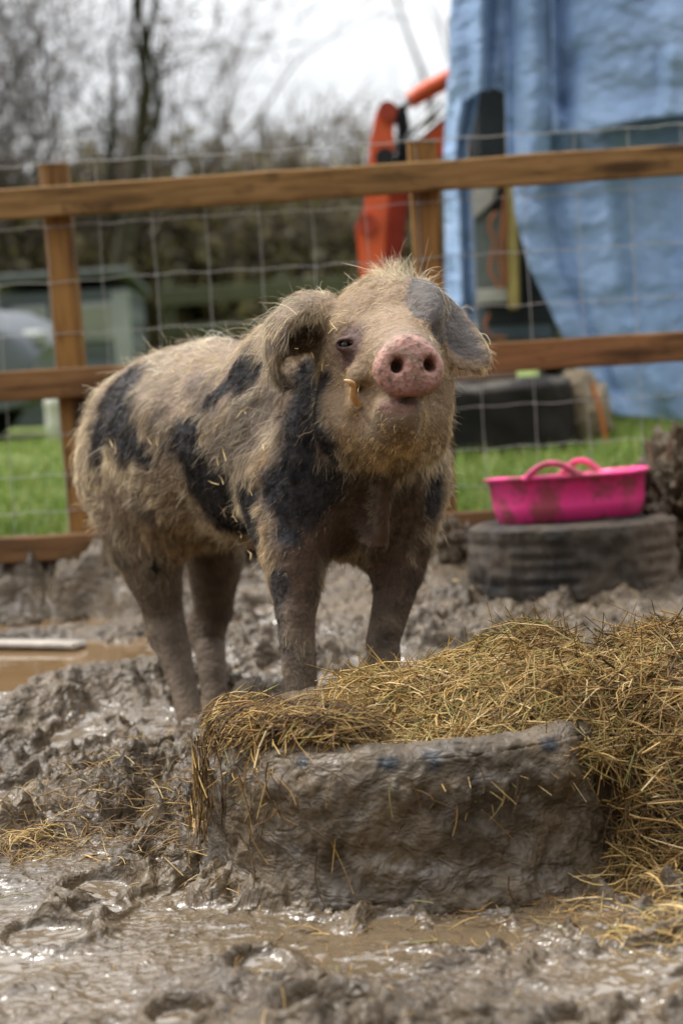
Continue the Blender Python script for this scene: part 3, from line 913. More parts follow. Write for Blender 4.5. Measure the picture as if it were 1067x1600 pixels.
# heap of earth beside the far tyre, clods along the fence
M_soil, *_ = mud_mat("heaped_soil", wet_attr=False, dry=1.0)
def clod(name, c, rx, ry, rz, seed, amp=.25, n=64, label=None, cat="mud clod", group=None):
    u = np.linspace(0, math.pi, n); w = np.linspace(0, 2 * math.pi, n * 2, endpoint=False)
    U, W = np.meshgrid(u, w, indexing='ij')
    S = np.stack([np.sin(U) * np.cos(W), np.sin(U) * np.sin(W), np.cos(U)], -1)
    f = 1 + amp * (noise(S, 1.6, seed) + .8 * (np.abs(noise(S, 4, seed + 1)) - .3) + .5 * (np.abs(noise(S, 9, seed + 2)) - .3) + .25 * noise(S, 20, seed + 3))
    V = S * f[..., None] * np.array([rx, ry, rz])
    o = mesh(name, V + 0, grid_quads(n, n * 2, wrap_v=True)[:, ::-1], None, M_soil.m, None, True)
    o.location = Vector([float(v) for v in c])
    return tag(o, label, cat, group)

hc = P(1085, 880, 5.62)
mh = clod("earth_heap", (hc[0], hc[1] + .05, ground_z(hc[0], hc[1]) + .12), .17, .2, .27, 3, .42, 110, "crumbly brown earth heap with twigs beside the far tyre", "earth heap")
pk = Pack(); r = np.random.default_rng(6)
for (x0, y0, x1, y1) in ((1035, 720, 1048, 668), (1050, 735, 1046, 690), (1020, 740, 1005, 670), (1062, 720, 1075, 660), (1030, 790, 1000, 765)):
    a, b = P(x0, y0, 5.6), P(x1, y1, 5.6); m_ = (a + b) / 2 + r.normal(0, .006, 3)
    V, Q, T = tubes(np.stack([a, m_, b])[None], np.array([[.004, .003, .0015]]), 5); pk.add(V, Q, T)
pk.build("twig", flat_mat("dry_twig", (.16, .10, .06), .8), mh)
gl = "clods of mud kicked up along the fence"
r = np.random.default_rng(8)
for i, (px, py, rx, rz, lb) in enumerate(((702, 862, .055, .075, "tall lump of mud behind the pig's front leg"), (30, 912, .06, .04, "broad mud clod by the puddle's far edge"), (110, 905, .05, .04, "mud clod at the foot of the fence post"),
                                          (610, 905, .05, .03, "small mud clod between the pig's front legs"), (735, 905, .05, .035, "mud clod against the left side of the far tyre"))):
    c_ = P(px, py, 5.75)
    clod("mud_clod", (c_[0], c_[1], float(ground_z(c_[0], c_[1])) + rz * .35), rx, rx * 1.1, rz, 20 + i * 5, .3, 48, lb, "mud clod", gl)
# ------------------------------------------------------------------ bare trees, shrubs and hedge beyond the field
M_bark = flat_mat("grey_bark", (.075, .062, .048), .9, .4, 5, .5)
M_twig = attr_mat("twig_bark", .85, .2)
M_leaf = attr_mat("winter_leaf", .6, .3, back=.25)


def bare_tree(name, pos, h, seed, label, spread=.6, levels=5, lean=(0, 0), r0=None, leaves=0, leafc=None, leafs=.05, group=None, twigc=(.10, .075, .06), kids=(3, 5), trunk_frac=.35, cat="tree"):
    r = np.random.default_rng(seed)
    root = base(name, pos, label, cat, group)
    r0 = r0 or h * .022
    tr, br = [], {}
    ends = []

    def grow(p, d, L_, rad_, lev):
        k = 7 if lev < 2 else 5
        pts = [p]; dd = d.copy()
        for i in range(k - 1):
            dd = unit(dd + r.normal(0, .13 + .05 * lev, 3) + np.array([0, 0, .05]))
            pts.append(pts[-1] + dd * L_ / (k - 1))
        pts = np.array(pts)
        rr = np.linspace(rad_, rad_ * (.55 if lev < 1 else .4), k)
        (tr if lev == 0 else br.setdefault(k, [])).append((pts, rr))
        if lev >= levels:
            ends.append(pts[-1]); ends.append(pts[len(pts) // 2]); return
        n = r.integers(kids[0], kids[1] + 1) + (1 if lev == 0 else 0)
        for j in range(n):
            f = r.uniform(.45 if lev == 0 else .25, 1.0) if j else 1.0
            q = pts[0] + 0; x = f * (k - 1); i0 = min(int(x), k - 2); q = pts[i0] * (1 - (x - i0)) + pts[i0 + 1] * (x - i0)
            a = r.uniform(0, 2 * math.pi); side = unit(np.cross(dd, [math.cos(a), math.sin(a), .3]))
            nd = unit(dd * (1 - spread * .6) + side * spread * r.uniform(.6, 1.3) + np.array([0, 0, .18]))
            grow(q, nd, L_ * r.uniform(.55, .80), max(rr[min(i0 + 1, k - 1)] * r.uniform(.45, .7), .004), lev + 1)

    grow(np.array(pos, float) - [0, 0, .2], unit(np.array([lean[0], lean[1], 1.0])), h * trunk_frac + .2, r0, 0)
    pk = Pack()
    for pts, rr in tr:
        V, Q, T = tubes(pts[None], rr[None], 9); pk.add(V, Q, T)
    pk.build("trunk", M_bark, root)
    pk = Pack()
    for k, lst in br.items():
        V, Q, T = tubes(np.array([a for a, b in lst]), np.array([b for a, b in lst]), 4)
        c = np.array(twigc) * r.uniform(.7, 1.3, (len(lst), 1)); pk.add(V, Q, T, np.repeat(c, k * 4, 0))
    if leaves and ends:
        E_ = np.array(ends); cc = E_[r.integers(0, len(E_), leaves)] + r.normal(0, leafs * 1.8, (leaves, 3))
        V, Q = leaf_quads(cc, leafs, r)
        col = np.array(leafc)[r.integers(0, len(leafc), leaves)] * r.uniform(.6, 1.3, (leaves, 1))
        pk.add(V, Q, None, np.repeat(col, 4, 0))
    o = pk.build("crown", M_leaf, root, smooth=False)
    return root


def leaf_quads(c, s, r):
    n = len(c)
    a = unit(r.normal(size=(n, 3))); b = unit(np.cross(a, r.normal(size=(n, 3))))
    sz = s * r.uniform(.5, 1.2, (n, 1))
    V = np.stack([c - a * sz, c + b * sz * .55, c + a * sz, c - b * sz * .55], 1).reshape(-1, 3)
    return V, np.arange(n * 4).reshape(-1, 4)


def at_ground(px, py, d):
    q = P(px, py, d); q[2] = float(ground_z(q[0], q[1])); return q


def shrub(pos, w, h, dep, seed, n, pal, label, group, bare=.35, tone=1.0, name="shrub", cat="shrub", leaf=.075):
    r = np.random.default_rng(seed)
    root = base(name, pos, label, cat, group)
    ns = 90
    s0 = np.stack([r.normal(0, w * .22, ns), r.normal(0, dep * .2, ns), np.zeros(ns)], -1)
    s1 = np.stack([r.normal(0, w * .42, ns), r.normal(0, dep * .4, ns), h * r.uniform(.65, 1.12, ns)], -1)
    t = np.linspace(0, 1, 7)
    pts = s0[:, None] * (1 - t)[None, :, None] + s1[:, None] * t[None, :, None] + r.normal(0, .05 * h, (ns, 7, 3)) * np.sin(t * 3)[None, :, None]
    pk = Pack()
    V, Q, T = tubes(pts + np.array(pos), np.linspace(.028, .006, 7)[None] * r.uniform(.6, 1.3, (ns, 1)), 4); pk.add(V, Q, T, np.array((.10, .08, .06)))
    m_ = 1500
    i = r.integers(0, ns, m_); j = r.integers(2, 6, m_)
    q0 = pts[i, j]; dv = unit(r.normal(0, 1, (m_, 3)) + np.array([0, 0, .9])) * r.uniform(.2, .8, (m_, 1)) * h * .32
    tw = q0[:, None] + dv[:, None] * np.linspace(0, 1, 4)[None, :, None] + r.normal(0, .03, (m_, 4, 3))
    V, Q, T = tubes(tw + np.array(pos), np.array([.009, .007, .005, .003])[None] * np.ones((m_, 1)), 3)
    pk.add(V, Q, T, np.repeat(np.array((.125, .098, .078)) * r.uniform(.6, 1.5, (m_, 1)), 12, 0))
    pk.build("branches", M_twig, root, smooth=False)
    c = tw[r.integers(0, m_, n), r.integers(1, 4, n)] + r.normal(0, .10, (n, 3))
    low = r.random(n) < .55
    c[low] = np.stack([r.uniform(-w * .55, w * .55, low.sum()), r.normal(0, dep * .35, low.sum()), h * r.random(low.sum()) ** 1.3 * (1 - bare)], -1)
    cl = noise(c + np.array(pos), 1.3, seed % 7)
    keep = (cl > -.28) | low; c = c[keep]; cl = cl[keep]
    V, Q = leaf_quads(c + np.array(pos), leaf, r)
    pal = np.array(pal); f = np.clip((cl + r.normal(0, .25, len(c))) * .8 + .5, 0, .999)
    col = pal[(f * len(pal)).astype(int)] * r.uniform(.6, 1.35, (len(c), 1)) * tone
    mesh("foliage", V, Q, None, M_leaf, root, False, {"col": np.repeat(col, 4, 0)})
    return root


olive = [(.075, .064, .028), (.11, .095, .042), (.145, .122, .058), (.19, .16, .08)]
brown = [(.105, .085, .055), (.145, .120, .075), (.19, .16, .10), (.12, .115, .055)]
i = 0
for (px, top, d, w, pal, n) in ((-170, 290, 20, 3.2, olive, 9000), (40, 255, 19, 3.0, olive, 9000), (230, 265, 19.5, 2.6, olive, 9000), (400, 262, 20, 2.8, olive, 9000), (560, 255, 19, 2.6, olive, 9000), (720, 270, 21, 2.8, brown, 7000), (930, 250, 22, 3.2, olive, 6000), (1150, 240, 22, 3.2, olive, 6000)):
    g = at_ground(px, 560, d); hh = P(px, top, d)[2] - g[2]
    shrub(g, w, hh, 1.6, 100 + i, n, pal, "dense olive shrub in the row behind the fence", "shrubs in the row behind the fence"); i += 1
for (px, top, d, w, pal, n) in ((90, 215, 26, 4.2, brown, 5500), (330, 190, 27, 4.0, brown, 5000), (520, 195, 26, 3.6, brown, 5000), (700, 215, 28, 4, brown, 4500), (-150, 200, 27, 4.2, brown, 5000), (1000, 200, 30, 5, brown, 4000)):
    g = at_ground(px, 560, d); hh = P(px, top, d)[2] - g[2]
    shrub(g, w, hh, 2.2, 140 + i, n, pal, "bare brown shrub rising over the olive hedge row", "bare shrubs behind the hedge row", bare=.25, leaf=.06); i += 1
rust = [(.10, .055, .045), (.085, .065, .04), (.12, .07, .055), (.07, .07, .035)]
g = at_ground(192, 560, 17); bare_tree("bare_tree", g, 7.0, 3, "tall forked bare tree with a thick dark trunk", .44, 4, (-.03, 0), .09, 150, rust, .05, None, (.035, .030, .022), (3, 4), trunk_frac=.42)
g = at_ground(55, 560, 18.5); bare_tree("bare_tree", g, 7.2, 4, "twiggy tree with rusty buds at the left edge", .62, 5, (.0, 0), .08, 1300, rust, .035, None, (.045, .036, .028), (3, 4), .3)
g = at_ground(-90, 560, 17); bare_tree("bare_tree", g, 7.0, 9, "leafless tree cut off by the photo's left edge", .62, 5, (.04, 0), .08, 900, rust, .035, None, (.06, .047, .038), (3, 5), .3)
g = at_ground(300, 560, 22); bare_tree("bare_tree", g, 5.2, 15, "slender bare tree leaning right above the hedge", .4, 3, (.30, 0), .06, 60, rust, .05, None, trunk_frac=.5)
g = at_ground(655, 560, 24); bare_tree("bare_tree", g, 6.6, 21, "crooked bare tree with twisted branches above the red digger arm", .55, 3, (-.05, 0), .085, 0, rust, .05, None, (.14, .125, .11), (2, 3), .52)
g = at_ground(130, 560, 23); bare_tree("bare_tree", g, 4.3, 27, "bushy leafless tree between the forked trunk and the left edge", .65, 4, (0, 0), .06, 600, rust, .05, None, trunk_frac=.28)

# ------------------------------------------------------------------ far rails, shed, car, drum
M_grey = flat_mat("weathered_rail", (.075, .078, .040), .85, .3, 6, .3)
fr = base("field_fence", at_ground(450, 520, 15.5), "weathered pale green rails in front of the dark hedge", "fence")
def plain_beam(name, a, b, w, h, mat, parent):
    a, b = np.asarray(a), np.asarray(b); L_ = np.linalg.norm(b - a); ex = (b - a) / L_
    ey = unit(np.cross([0, 0, 1.0], ex)) if abs(ex[2]) < .9 else np.array([0, 1.0, 0]); ez = np.cross(ex, ey)
    V, Q, T = box_geo((0, 0, 0), (L_, w, h), np.stack([ex, ey, ez], -1), .008)
    o = mesh(name, V + (a + b) / 2, Q, T, mat, parent, False); fixn(o); return o
plain_beam("rail", P(250, 466, 15.5), P(760, 430, 15.5), .05, .14, M_grey, fr)
plain_beam("rail", P(250, 520, 15.5), P(760, 487, 15.5), .05, .11, M_grey, fr)
for px in (262, 440, 620, 752):
    g = at_ground(px, 560, 15.58); plain_beam("post", g - [0, 0, .1], P(px, 425 - (px - 450) * .06, 15.58), .1, .1, M_grey, fr)

M_clad = Mat("grey_cladding", .6, .3); v = M_clad.coord()
wv = M_clad.n("TexWave", wave_type='BANDS', bands_direction='Z', i={"Vector": v, "Scale": 1.6, "Distortion": .4}).outputs[1]
M_clad.set(color=M_clad.mix(M_clad.rng(wv, .3, .8), (.085, .10, .105), (.135, .155, .16)), normal=M_clad.bump(wv, .4, .02))
M_pale = flat_mat("pale_paint", (.30, .32, .30), .6, .15, 4, .1)
M_roof = flat_mat("roof_felt", (.11, .12, .115), .85, .3, 4, .3)
sd = 14.0
a, b = P(20, 690, sd), P(190, 690, sd)
gzs = float(ground_z((a[0] + b[0]) / 2, sd))
shed = base("shed", ((a[0] + b[0]) / 2, sd, gzs), "small grey clad shed with a pale corner post behind the left fence post", "shed")
x0, x1 = a[0] - .05, P(205, 560, sd)[0]
top = P(110, 455, sd)[2]
V, Q, T = box_geo(((x0 + x1) / 2, sd + .7, (gzs + top) / 2), (x1 - x0, 1.4, top - gzs), None, .01); fixn(mesh("wall", V, Q, T, M_clad.m, shed, False))
V, Q, T = box_geo((x1 - .045, sd - .012, (gzs + top) / 2 - .01), (.13, .03, top - gzs - .02), None, .006); fixn(mesh("corner_post", V, Q, T, M_pale, shed, False))
V, Q, T = box_geo((0, 0, 0), (x1 - x0 + .10, 1.6, .05), np.array(Matrix.Rotation(rad(-4), 3, 'X')), .01); fixn(mesh("roof", V + [(x0 + x1) / 2, sd + .68, top + .06], Q, T, M_roof, shed, False))
for wx, ww in ((P(38, 500, sd)[0] + .06, .26), (P(150, 500, sd)[0], .3)):
    wz = P(100, 495, sd)[2] - .05
    V, Q, T = box_geo((wx, sd - .015, wz), (ww, .04, .28), None, .006); wn = mesh("window", V, Q, T, M_pale, shed, False); fixn(wn)
    mg = D.materials.get("dusty_glass")
    if mg is None:
        mm = Mat("dusty_glass", .25, .5); mm.set(color=mm.mix(mm.noise(mm.coord(), 3, 3), (.16, .17, .12), (.30, .31, .24))); mg = mm.m
    V, Q, T = box_geo((wx, sd - .036, wz), (ww - .07, .012, .21), None, .003); fixn(mesh("pane", V, Q, T, mg, wn, False))

# grey car parked in front of the shed, nose towards the right
cdist = 11.5
M_paint = Mat("silver_grey_paint", .5, .3); M_paint.set(color=M_paint.mix(M_paint.noise(M_paint.coord(), 2, 3), (.10, .115, .13), (.13, .145, .16)), metal=.05)
M_black = flat_mat("black_rubber", (.015, .015, .016), .8, .3, 8, .2)
nose = P(88, 650, cdist); gzc = float(ground_z(nose[0] - .5, cdist))
car = base("parked_car", (nose[0] - 1.9, cdist + .8, gzc), "silver grey car with a sloping bonnet parked on the grass at the left edge", "car")
sec = [(0.0, .32, .60), (-.06, .24, .70), (-.25, .20, .80), (-.9, .18, .90), (-1.25, .18, .96), (-1.75, .18, 1.32), (-2.3, .18, 1.40), (-3.0, .18, 1.36), (-3.6, .2, .98), (-3.8, .28, .9), (-3.85, .34, .7)]
ys = np.linspace(-1, 1, 25)
rows = []
for (sx, zb, ztop) in sec:
    prof_ = []
    for yy in ys:
        top_ = ztop - .10 * abs(yy) ** 4 * (1 if ztop < 1 else 2.2); prof_.append((sx - .10 * abs(yy) ** 3 * (1 if sx > -1 else -.3), yy * .80 * (1 - .03 * (ztop > 1.2)), top_))
    lo = [(p[0], p[1] * 1.0, zb + (.0)) for p in prof_[::-1]]
    mid = []
    rows.append(prof_ + [(prof_[-1][0], .83, (ztop * .5 + zb * .5))] + lo + [(prof_[0][0], -.83, (ztop * .5 + zb * .5))])
V = np.array(rows); nr_, ncl = V.shape[:2]
Q = grid_quads(nr_, ncl, wrap_v=True)
V = V.reshape(-1, 3)
capn = Pack(); capn.add(V, Q)
for rr_i in (0, nr_ - 1):
    cidx = len(V) + (0 if rr_i == 0 else 1)
c0, c1 = V[:ncl].mean(0), V[-ncl:].mean(0)
VV = np.concatenate([V, [c0, c1]]); T = [[len(V), (j + 1) % ncl, j] for j in range(ncl)] + [[len(V) + 1, (nr_ - 1) * ncl + j, (nr_ - 1) * ncl + (j + 1) % ncl] for j in range(ncl)]
cb = mesh("body", VV + [nose[0], cdist + .8, gzc], Q, T, M_paint.m, car); fixn(cb); cb.data.set_sharp_from_angle(angle=rad(40))
for wx in (-.72, -3.05):
    for sy in (-.74, .74):
        pr = [(.0, -.09), (.29, -.09), (.31, -.06), (.315, 0), (.31, .06), (.29, .09), (0, .09)]
        V, Q = lathe(pr, 36, None, None, closed=False); V = V.reshape(-1, 3)[:, [0, 2, 1]] + [nose[0] + wx, cdist + .8 + sy, gzc + .30]
        wo = mesh("wheel", V, Q, None, M_black, car); fixn(wo)
        pr = [(.0, -.10), (.12, -.104), (.19, -.096), (.20, -.08)]
        V, Q = lathe(pr, 30, None, None, closed=False); V = V.reshape(-1, 3)[:, [0, 2, 1]] * [1, 1 if sy < 0 else -1, 1] + [nose[0] + wx, cdist + .8 + sy, gzc + .30]
        fixn(mesh("rim", V, Q, None, M_paint.m, wo))
V, Q, T = box_geo((nose[0] - 2.35, cdist + .8 - .70, gzc + 1.14), (1.15, .06, .28), None, .02); mm = D.materials["dusty_glass"]
fixn(mesh("window", V, Q, T, mm, car, False))
V, Q, T = box_geo((nose[0] - .12, cdist + .8 - .62, gzc + .62), (.16, .2, .11), None, .03); fixn(mesh("headlight", V, Q, T, M_pale, car, False))

dr = at_ground(90, 690, 10.8)
M_drum = flat_mat("off_white_plastic", (.50, .50, .42), .5, .15, 3, .05)
V, Q = lathe([(0, 0), (.045, 0), (.055, .01), (.056, .10), (.058, .11), (.058, .12), (.056, .13), (.056, .22), (.058, .23), (.056, .245), (.052, .27), (.03, .275), (.028, .30), (0, .30)], 40, None, None, closed=False)
dm = mesh("drum", V.reshape(-1, 3), Q, None, M_drum); fixn(dm); dm.location = Vector(dr.tolist())
tag(dm, "small off-white plastic drum beside the grey car", "drum")

# ------------------------------------------------------------------ orange excavator under a blue tarpaulin
XD = 8.7
M_or = Mat("orange_paint", .45, .4); v = M_or.coord()
M_or.set(color=M_or.mix(M_or.rng(M_or.noise(v, 4, 6, .7), .45, .7), (.74, .115, .028), (.48, .07, .022)), rough=M_or.rng(M_or.noise(v, 9, 4), .3, .7, .35, .7))
M_dred = flat_mat("dark_red_paint", (.36, .045, .018), .55, .3, 5, .1)  # darker red paint on the bucket link and pivot pins
M_hose = flat_mat("black_hose", (.012, .012, .013), .5, .2, 10, .1)
M_steel = flat_mat("dull_steel", (.35, .36, .37), .35, .2, 10, .1, metal=.7)
gx0 = at_ground(960, 700, XD + .5)
exc = base("excavator", gx0, "orange mini excavator with folded arm, partly under the blue tarpaulin", "excavator")


def slab(pts, w, mat, name, d, parent=exc, bev=True):
    """flat plate cut to a pixel-traced outline, w thick, standing at distance d"""
    a = np.array([P(x, y, d - w / 2) for x, y in pts]); b = np.array([P(x, y, d + w / 2) for x, y in pts]); n = len(pts)
    import bmesh
    bm = bmesh.new()
    va = [bm.verts.new(p) for p in a]; vb = [bm.verts.new(p) for p in b]
    bm.faces.new(va); bm.faces.new(vb[::-1])
    for i in range(n): bm.faces.new((va[i], vb[i], vb[(i + 1) % n], va[(i + 1) % n]))
    bmesh.ops.recalc_face_normals(bm, faces=bm.faces)
    if bev: bmesh.ops.bevel(bm, geom=bm.edges[:], offset=.008, segments=2, affect='EDGES')
    me = D.meshes.new(name); bm.to_mesh(me); bm.free(); me.materials.append(mat)
    o = D.objects.new(name, me); COL.objects.link(o); adopt(o, parent)
    return o


dip = slab([(588, 172), (600, 160), (613, 165), (616, 240), (606, 330), (598, 440), (592, 520), (566, 520), (562, 420), (556, 352), (566, 336), (574, 290), (578, 220)], .17, M_or.m, "dipper_arm", XD + .3)
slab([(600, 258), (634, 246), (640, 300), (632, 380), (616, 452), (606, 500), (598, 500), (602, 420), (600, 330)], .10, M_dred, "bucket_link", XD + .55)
slab([(634, 232), (700, 180), (860, 150), (980, 260), (1000, 420), (960, 440), (930, 300), (850, 215), (720, 236), (660, 258), (640, 262)], .22, M_or.m, "boom", XD + .62)
V, Q, T = tubes(np.stack([P(640, 158, XD + .45), P(668, 140, XD + .45), P(712, 118, XD + .45), P(800, 90, XD + .5)])[None], np.array([[.038, .042, .042, .042]]), 20); pk = Pack(); pk.add(V, Q, T)
cyl = pk.build("hydraulic_cylinder", M_or.m, exc, sharp=40)
V, Q, T = tubes(np.stack([P(606, 200, XD + .45), P(622, 180, XD + .45), P(640, 158, XD + .45)])[None], np.array([[.018, .018, .018]]), 14); pk = Pack(); pk.add(V, Q, T); pk.build("piston_rod", M_steel, cyl)
for k_, ptsx in enumerate(([(617, 168), (624, 190), (625, 235), (615, 270), (595, 300)], [(628, 165), (634, 195), (633, 240), (640, 262), (662, 250)], [(590, 262), (615, 235), (645, 205), (690, 160)], [(600, 268), (630, 238), (660, 212), (700, 178)], [(622, 170), (629, 200), (629, 240), (618, 262)])):
    pp = cat_rom(np.stack([P(a, b, XD + .30 + .02 * k_ * (k_ != 2)) for a, b in ptsx]), 24)
    V, Q, T = tubes(pp[None], np.full((1, 24), .016 if k_ in (0, 1, 4) else .010), 8); pk = Pack(); pk.add(V, Q, T); pk.build("hose", M_hose if k_ in (0, 1, 4) else M_steel, exc)
for (px, py) in ((604, 178), (600, 250), (572, 352)):
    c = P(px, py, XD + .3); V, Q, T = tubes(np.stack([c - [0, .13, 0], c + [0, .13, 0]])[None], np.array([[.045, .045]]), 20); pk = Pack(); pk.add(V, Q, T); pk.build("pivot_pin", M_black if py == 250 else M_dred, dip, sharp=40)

M_yel = flat_mat("faded_yellow_paint", (.52, .40, .13), .6, .25, 6, .1)
M_cab = flat_mat("grey_green_panel", (.17, .20, .18), .5, .35, 4, .1)
M_rustwire = flat_mat("orange_wire", (.48, .15, .04), .6, .2, 10)
M_dark = flat_mat("dark_interior", (.03, .034, .038), .8, .4, 4)
M_white = flat_mat("dirty_white_panel", (.55, .52, .45), .7, .3, 4)
CD = XD + .25
cab = None
gzx = gx0[2]
bl, brt = P(735, 480, CD), P(1180, 480, CD)
ztop = P(900, -60, CD)[2]; zfl = P(760, 520, CD)[2]
V, Q, T = box_geo(((bl[0] + brt[0]) / 2 + .03, CD + .75, (ztop + zfl) / 2), (brt[0] - bl[0] - .06, 1.25, ztop - zfl - .02), None, .03); cab = mesh("cab", V, Q, T, M_dark, exc, False); fixn(cab)
slab([(738, 300), (795, 300), (792, 450), (742, 450)], .03, M_cab, "cab_door", CD + .06, cab)
slab([(744, 145), (782, 140), (784, 245), (746, 252)], .02, D.materials["dusty_glass"], "window", CD + .07, cab)
slab([(738, 292), (778, 290), (770, 318), (738, 345)], .02, M_white, "door_trim", CD + .03, cab)
slab([(789, 130), (806, 130), (812, 482), (793, 484)], .06, M_yel, "door_frame", CD + .02, cab)
slab([(742, 452), (792, 448), (793, 472), (742, 476)], .05, M_white, "step_plate", CD + .02, cab)
slab([(700, 482), (860, 474), (866, 530), (712, 534)], .5, flat_mat("blue_grey_panel", (.10, .125, .15), .5, .3, 4), "engine_cover", CD + .35, exc)
pk = Pack()
for ptsx in ([(790, 300), (786, 340), (780, 400), (788, 450)], [(775, 330), (764, 350), (772, 380), (765, 420), (780, 450)], [(764, 490), (758, 505), (764, 525), (790, 528)], [(792, 330), (788, 380), (791, 440)]):
    pp = cat_rom(np.stack([P(a, b, CD - .01) for a, b in ptsx]), 20); V, Q, T = tubes(pp[None], np.full((1, 20), .007), 6); pk.add(V, Q, T)
pk.build("loose_wiring", M_rustwire, cab)
# crawler track
trk = Pack()
ta, tb_ = P(890, 640, CD + .1), P(1290, 640, CD + .1)
L_ = tb_[0] - ta[0]; hh = .42; n = 120
s = np.linspace(0, 2 * math.pi, n, endpoint=False)
lx = np.sign(np.cos(s)) * np.abs(np.cos(s)) ** .35 * L_ / 2; lz = np.sign(np.sin(s)) * np.abs(np.sin(s)) ** .6 * hh / 2
zig = .012 * (np.arange(n) % 4 < 2)
for side_y in (CD + .12, CD + 1.15):
    ring = np.stack([lx * (1 + zig / L_), np.zeros(n), lz * (1 + zig * 4)], -1) + [(ta[0] + tb_[0]) / 2, side_y, gzx + hh / 2 - .01]
    inn = np.stack([lx * .93, np.zeros(n), lz * .75], -1) + [(ta[0] + tb_[0]) / 2, side_y, gzx + hh / 2 - .01]
    loops = np.stack([inn, ring, ring + [0, .3, 0], inn + [0, .3, 0]], 0)
    V = loops.reshape(-1, 3); Q = grid_quads(4, n, True, True); o = mesh("crawler_track", V, Q, None, M_black, exc, False); fixn(o)
    pk = Pack()
    for fx in (-.40, -.2, 0, .2, .40):
        c = np.array([(ta[0] + tb_[0]) / 2 + fx * L_, side_y + .02, gzx + hh / 2]); V, Q, T = tubes(np.stack([c, c + [0, .26, 0]])[None], np.full((1, 2), .12), 18); pk.add(V, Q, T)
    pk.build("roller", M_dark, o, sharp=40)
V, Q, T = box_geo(((ta[0] + tb_[0]) / 2, CD + .85, gzx + .42), (L_ * .6, 1.0, .25), None, .02); fixn(mesh("undercarriage", V, Q, T, M_dark, exc, False))

# tarpaulin: several hanging layers with folds and crumples
M_tarp = Mat("blue_tarpaulin", .5, .35); v = M_tarp.coord()
f1 = M_tarp.noise(v, 2.2, 4, .6)
wx_ = M_tarp.n("TexWave", bands_direction='X', i={"Vector": v, "Scale": 60, "Distortion": .3}).outputs[1]; wz_ = M_tarp.n("TexWave", bands_direction='Z', i={"Vector": v, "Scale": 60, "Distortion": .3}).outputs[1]
cc = M_tarp.mix(M_tarp.rng(f1, .35, .65), (.20, .31, .51), (.295, .42, .63))
cc = M_tarp.mix(M_tarp.rng(M_tarp.noise(v, 14, 5, .7), .5, .8, 0, .35), cc, (.32, .42, .58))
bh = M_tarp.math('ADD', M_tarp.math('MULTIPLY', M_tarp.noise(M_tarp.coord(scale=(1, 1, 1.6)), 20, 4, .62, .8), 1.0), M_tarp.math('MULTIPLY', M_tarp.math('ADD', wx_, wz_), .03))
M_tarp.set(color=cc, normal=M_tarp.bump(bh, .55, .03))
tarp = base("tarpaulin", at_ground(900, 700, XD - .3), "faded blue tarpaulin draped in folds over the excavator cab", "tarpaulin")
tarp["category"] = "tarpaulin"


def cloth(name, left, right, top, bot, d, seed, folds=(), amp=.05, bulge=.12, nu=150, nv=170, back=0.0):
    """sheet hanging between pixel curves left(t), right(t) with t running from top to bottom hem"""
    u = np.linspace(0, 1, nu); t = np.linspace(0, 1, nv)
    V = np.zeros((nu, nv, 3))
    for j, tt in enumerate(t):
        for i in (0,):
            pass
        xl, xr = left(tt), right(tt)
        xs = xl + (xr - xl) * u
        yt, yb = top(xs), bot(xs)
        ys = yt + (yb - yt) * tt
        V[:, j] = CAM + d * (FW + ((xs - W0 / 2) / FPX)[:, None] * RC - ((ys - H0 / 2) / FPX)[:, None] * UC)
    U, Tt = np.meshgrid(u, t, indexing='ij')
    q = np.stack([V[..., 0], V[..., 1] * 0 + seed, V[..., 2]], -1)
    off = amp * fbm(q * np.array([2.4, 1, .55]), 1.0, 3, seed) + .018 * fbm(q * np.array([1, 1, 1.4]), 5.0, 3, seed + 2) + .007 * (np.abs(noise(q, 14, seed + 5)))
    off += bulge * np.sin(np.clip(U, 0, 1) * math.pi) ** .8 * .5
    for (uc, w, a, t0, t1, sl) in folds:
        off += a * np.exp(-((U - uc - sl * Tt) / w) ** 2) * sstep(t0, t0 + .15, Tt) * (1 - sstep(t1 - .1, t1, Tt))
    off += .05 * sstep(.8, 1, Tt) * noise(q * np.array([1, 1, 0]), 3.5, seed + 7) - back * sstep(.85, 1.0, Tt)
    V[..., 1] -= off
    Q = grid_quads(nu, nv)
    o = mesh(name, V.reshape(-1, 3), Q, None, M_tarp.m, tarp, True)
    md = o.modifiers.new("thickness", 'SOLIDIFY'); md.thickness = .004
    return o


I = lambda xs, ys: (lambda x: np.interp(x, xs, ys))
K_ = lambda a: (lambda x: np.full_like(np.asarray(x, float), a))
cloth("lower_sheet", I([0, .25, .45, .62, .8, 1], [800, 800, 806, 825, 870, 930]), K_(1240), K_(150), I([800, 870, 960, 1067, 1240], [560, 600, 648, 658, 650]), XD - .20, 3, [(.30, .05, .06, 0, 1, .05), (.62, .05, .05, 0, 1, -.04), (.14, .03, -.05, 0, 1, .02)], .05, .20)
cloth("upper_sheet", I([0, 1], [858, 862]), K_(1240), K_(-140), I([858, 900, 950, 1000, 1067, 1240], [207, 208, 202, 190, 184, 170]), XD - .42, 7, [(.05, .03, -.10, 0, .95, 0), (.16, .03, -.09, .55, 1.1, -.10), (.42, .04, -.05, .6, 1.1, .03), (.5, .03, .05, .6, 1.1, -.05)], .05, .26, back=-.02)
cloth("middle_flap", I([0, .3, .6, 1], [770, 785, 788, 792]), I([0, 1], [868, 858]), K_(-140), I([770, 800, 830, 868], [235, 250, 262, 240]), XD - .36, 11, [(.5, .25, .05, 0, 1.1, .1), (.15, .1, -.05, 0, 1.1, 0)], .03, .10)
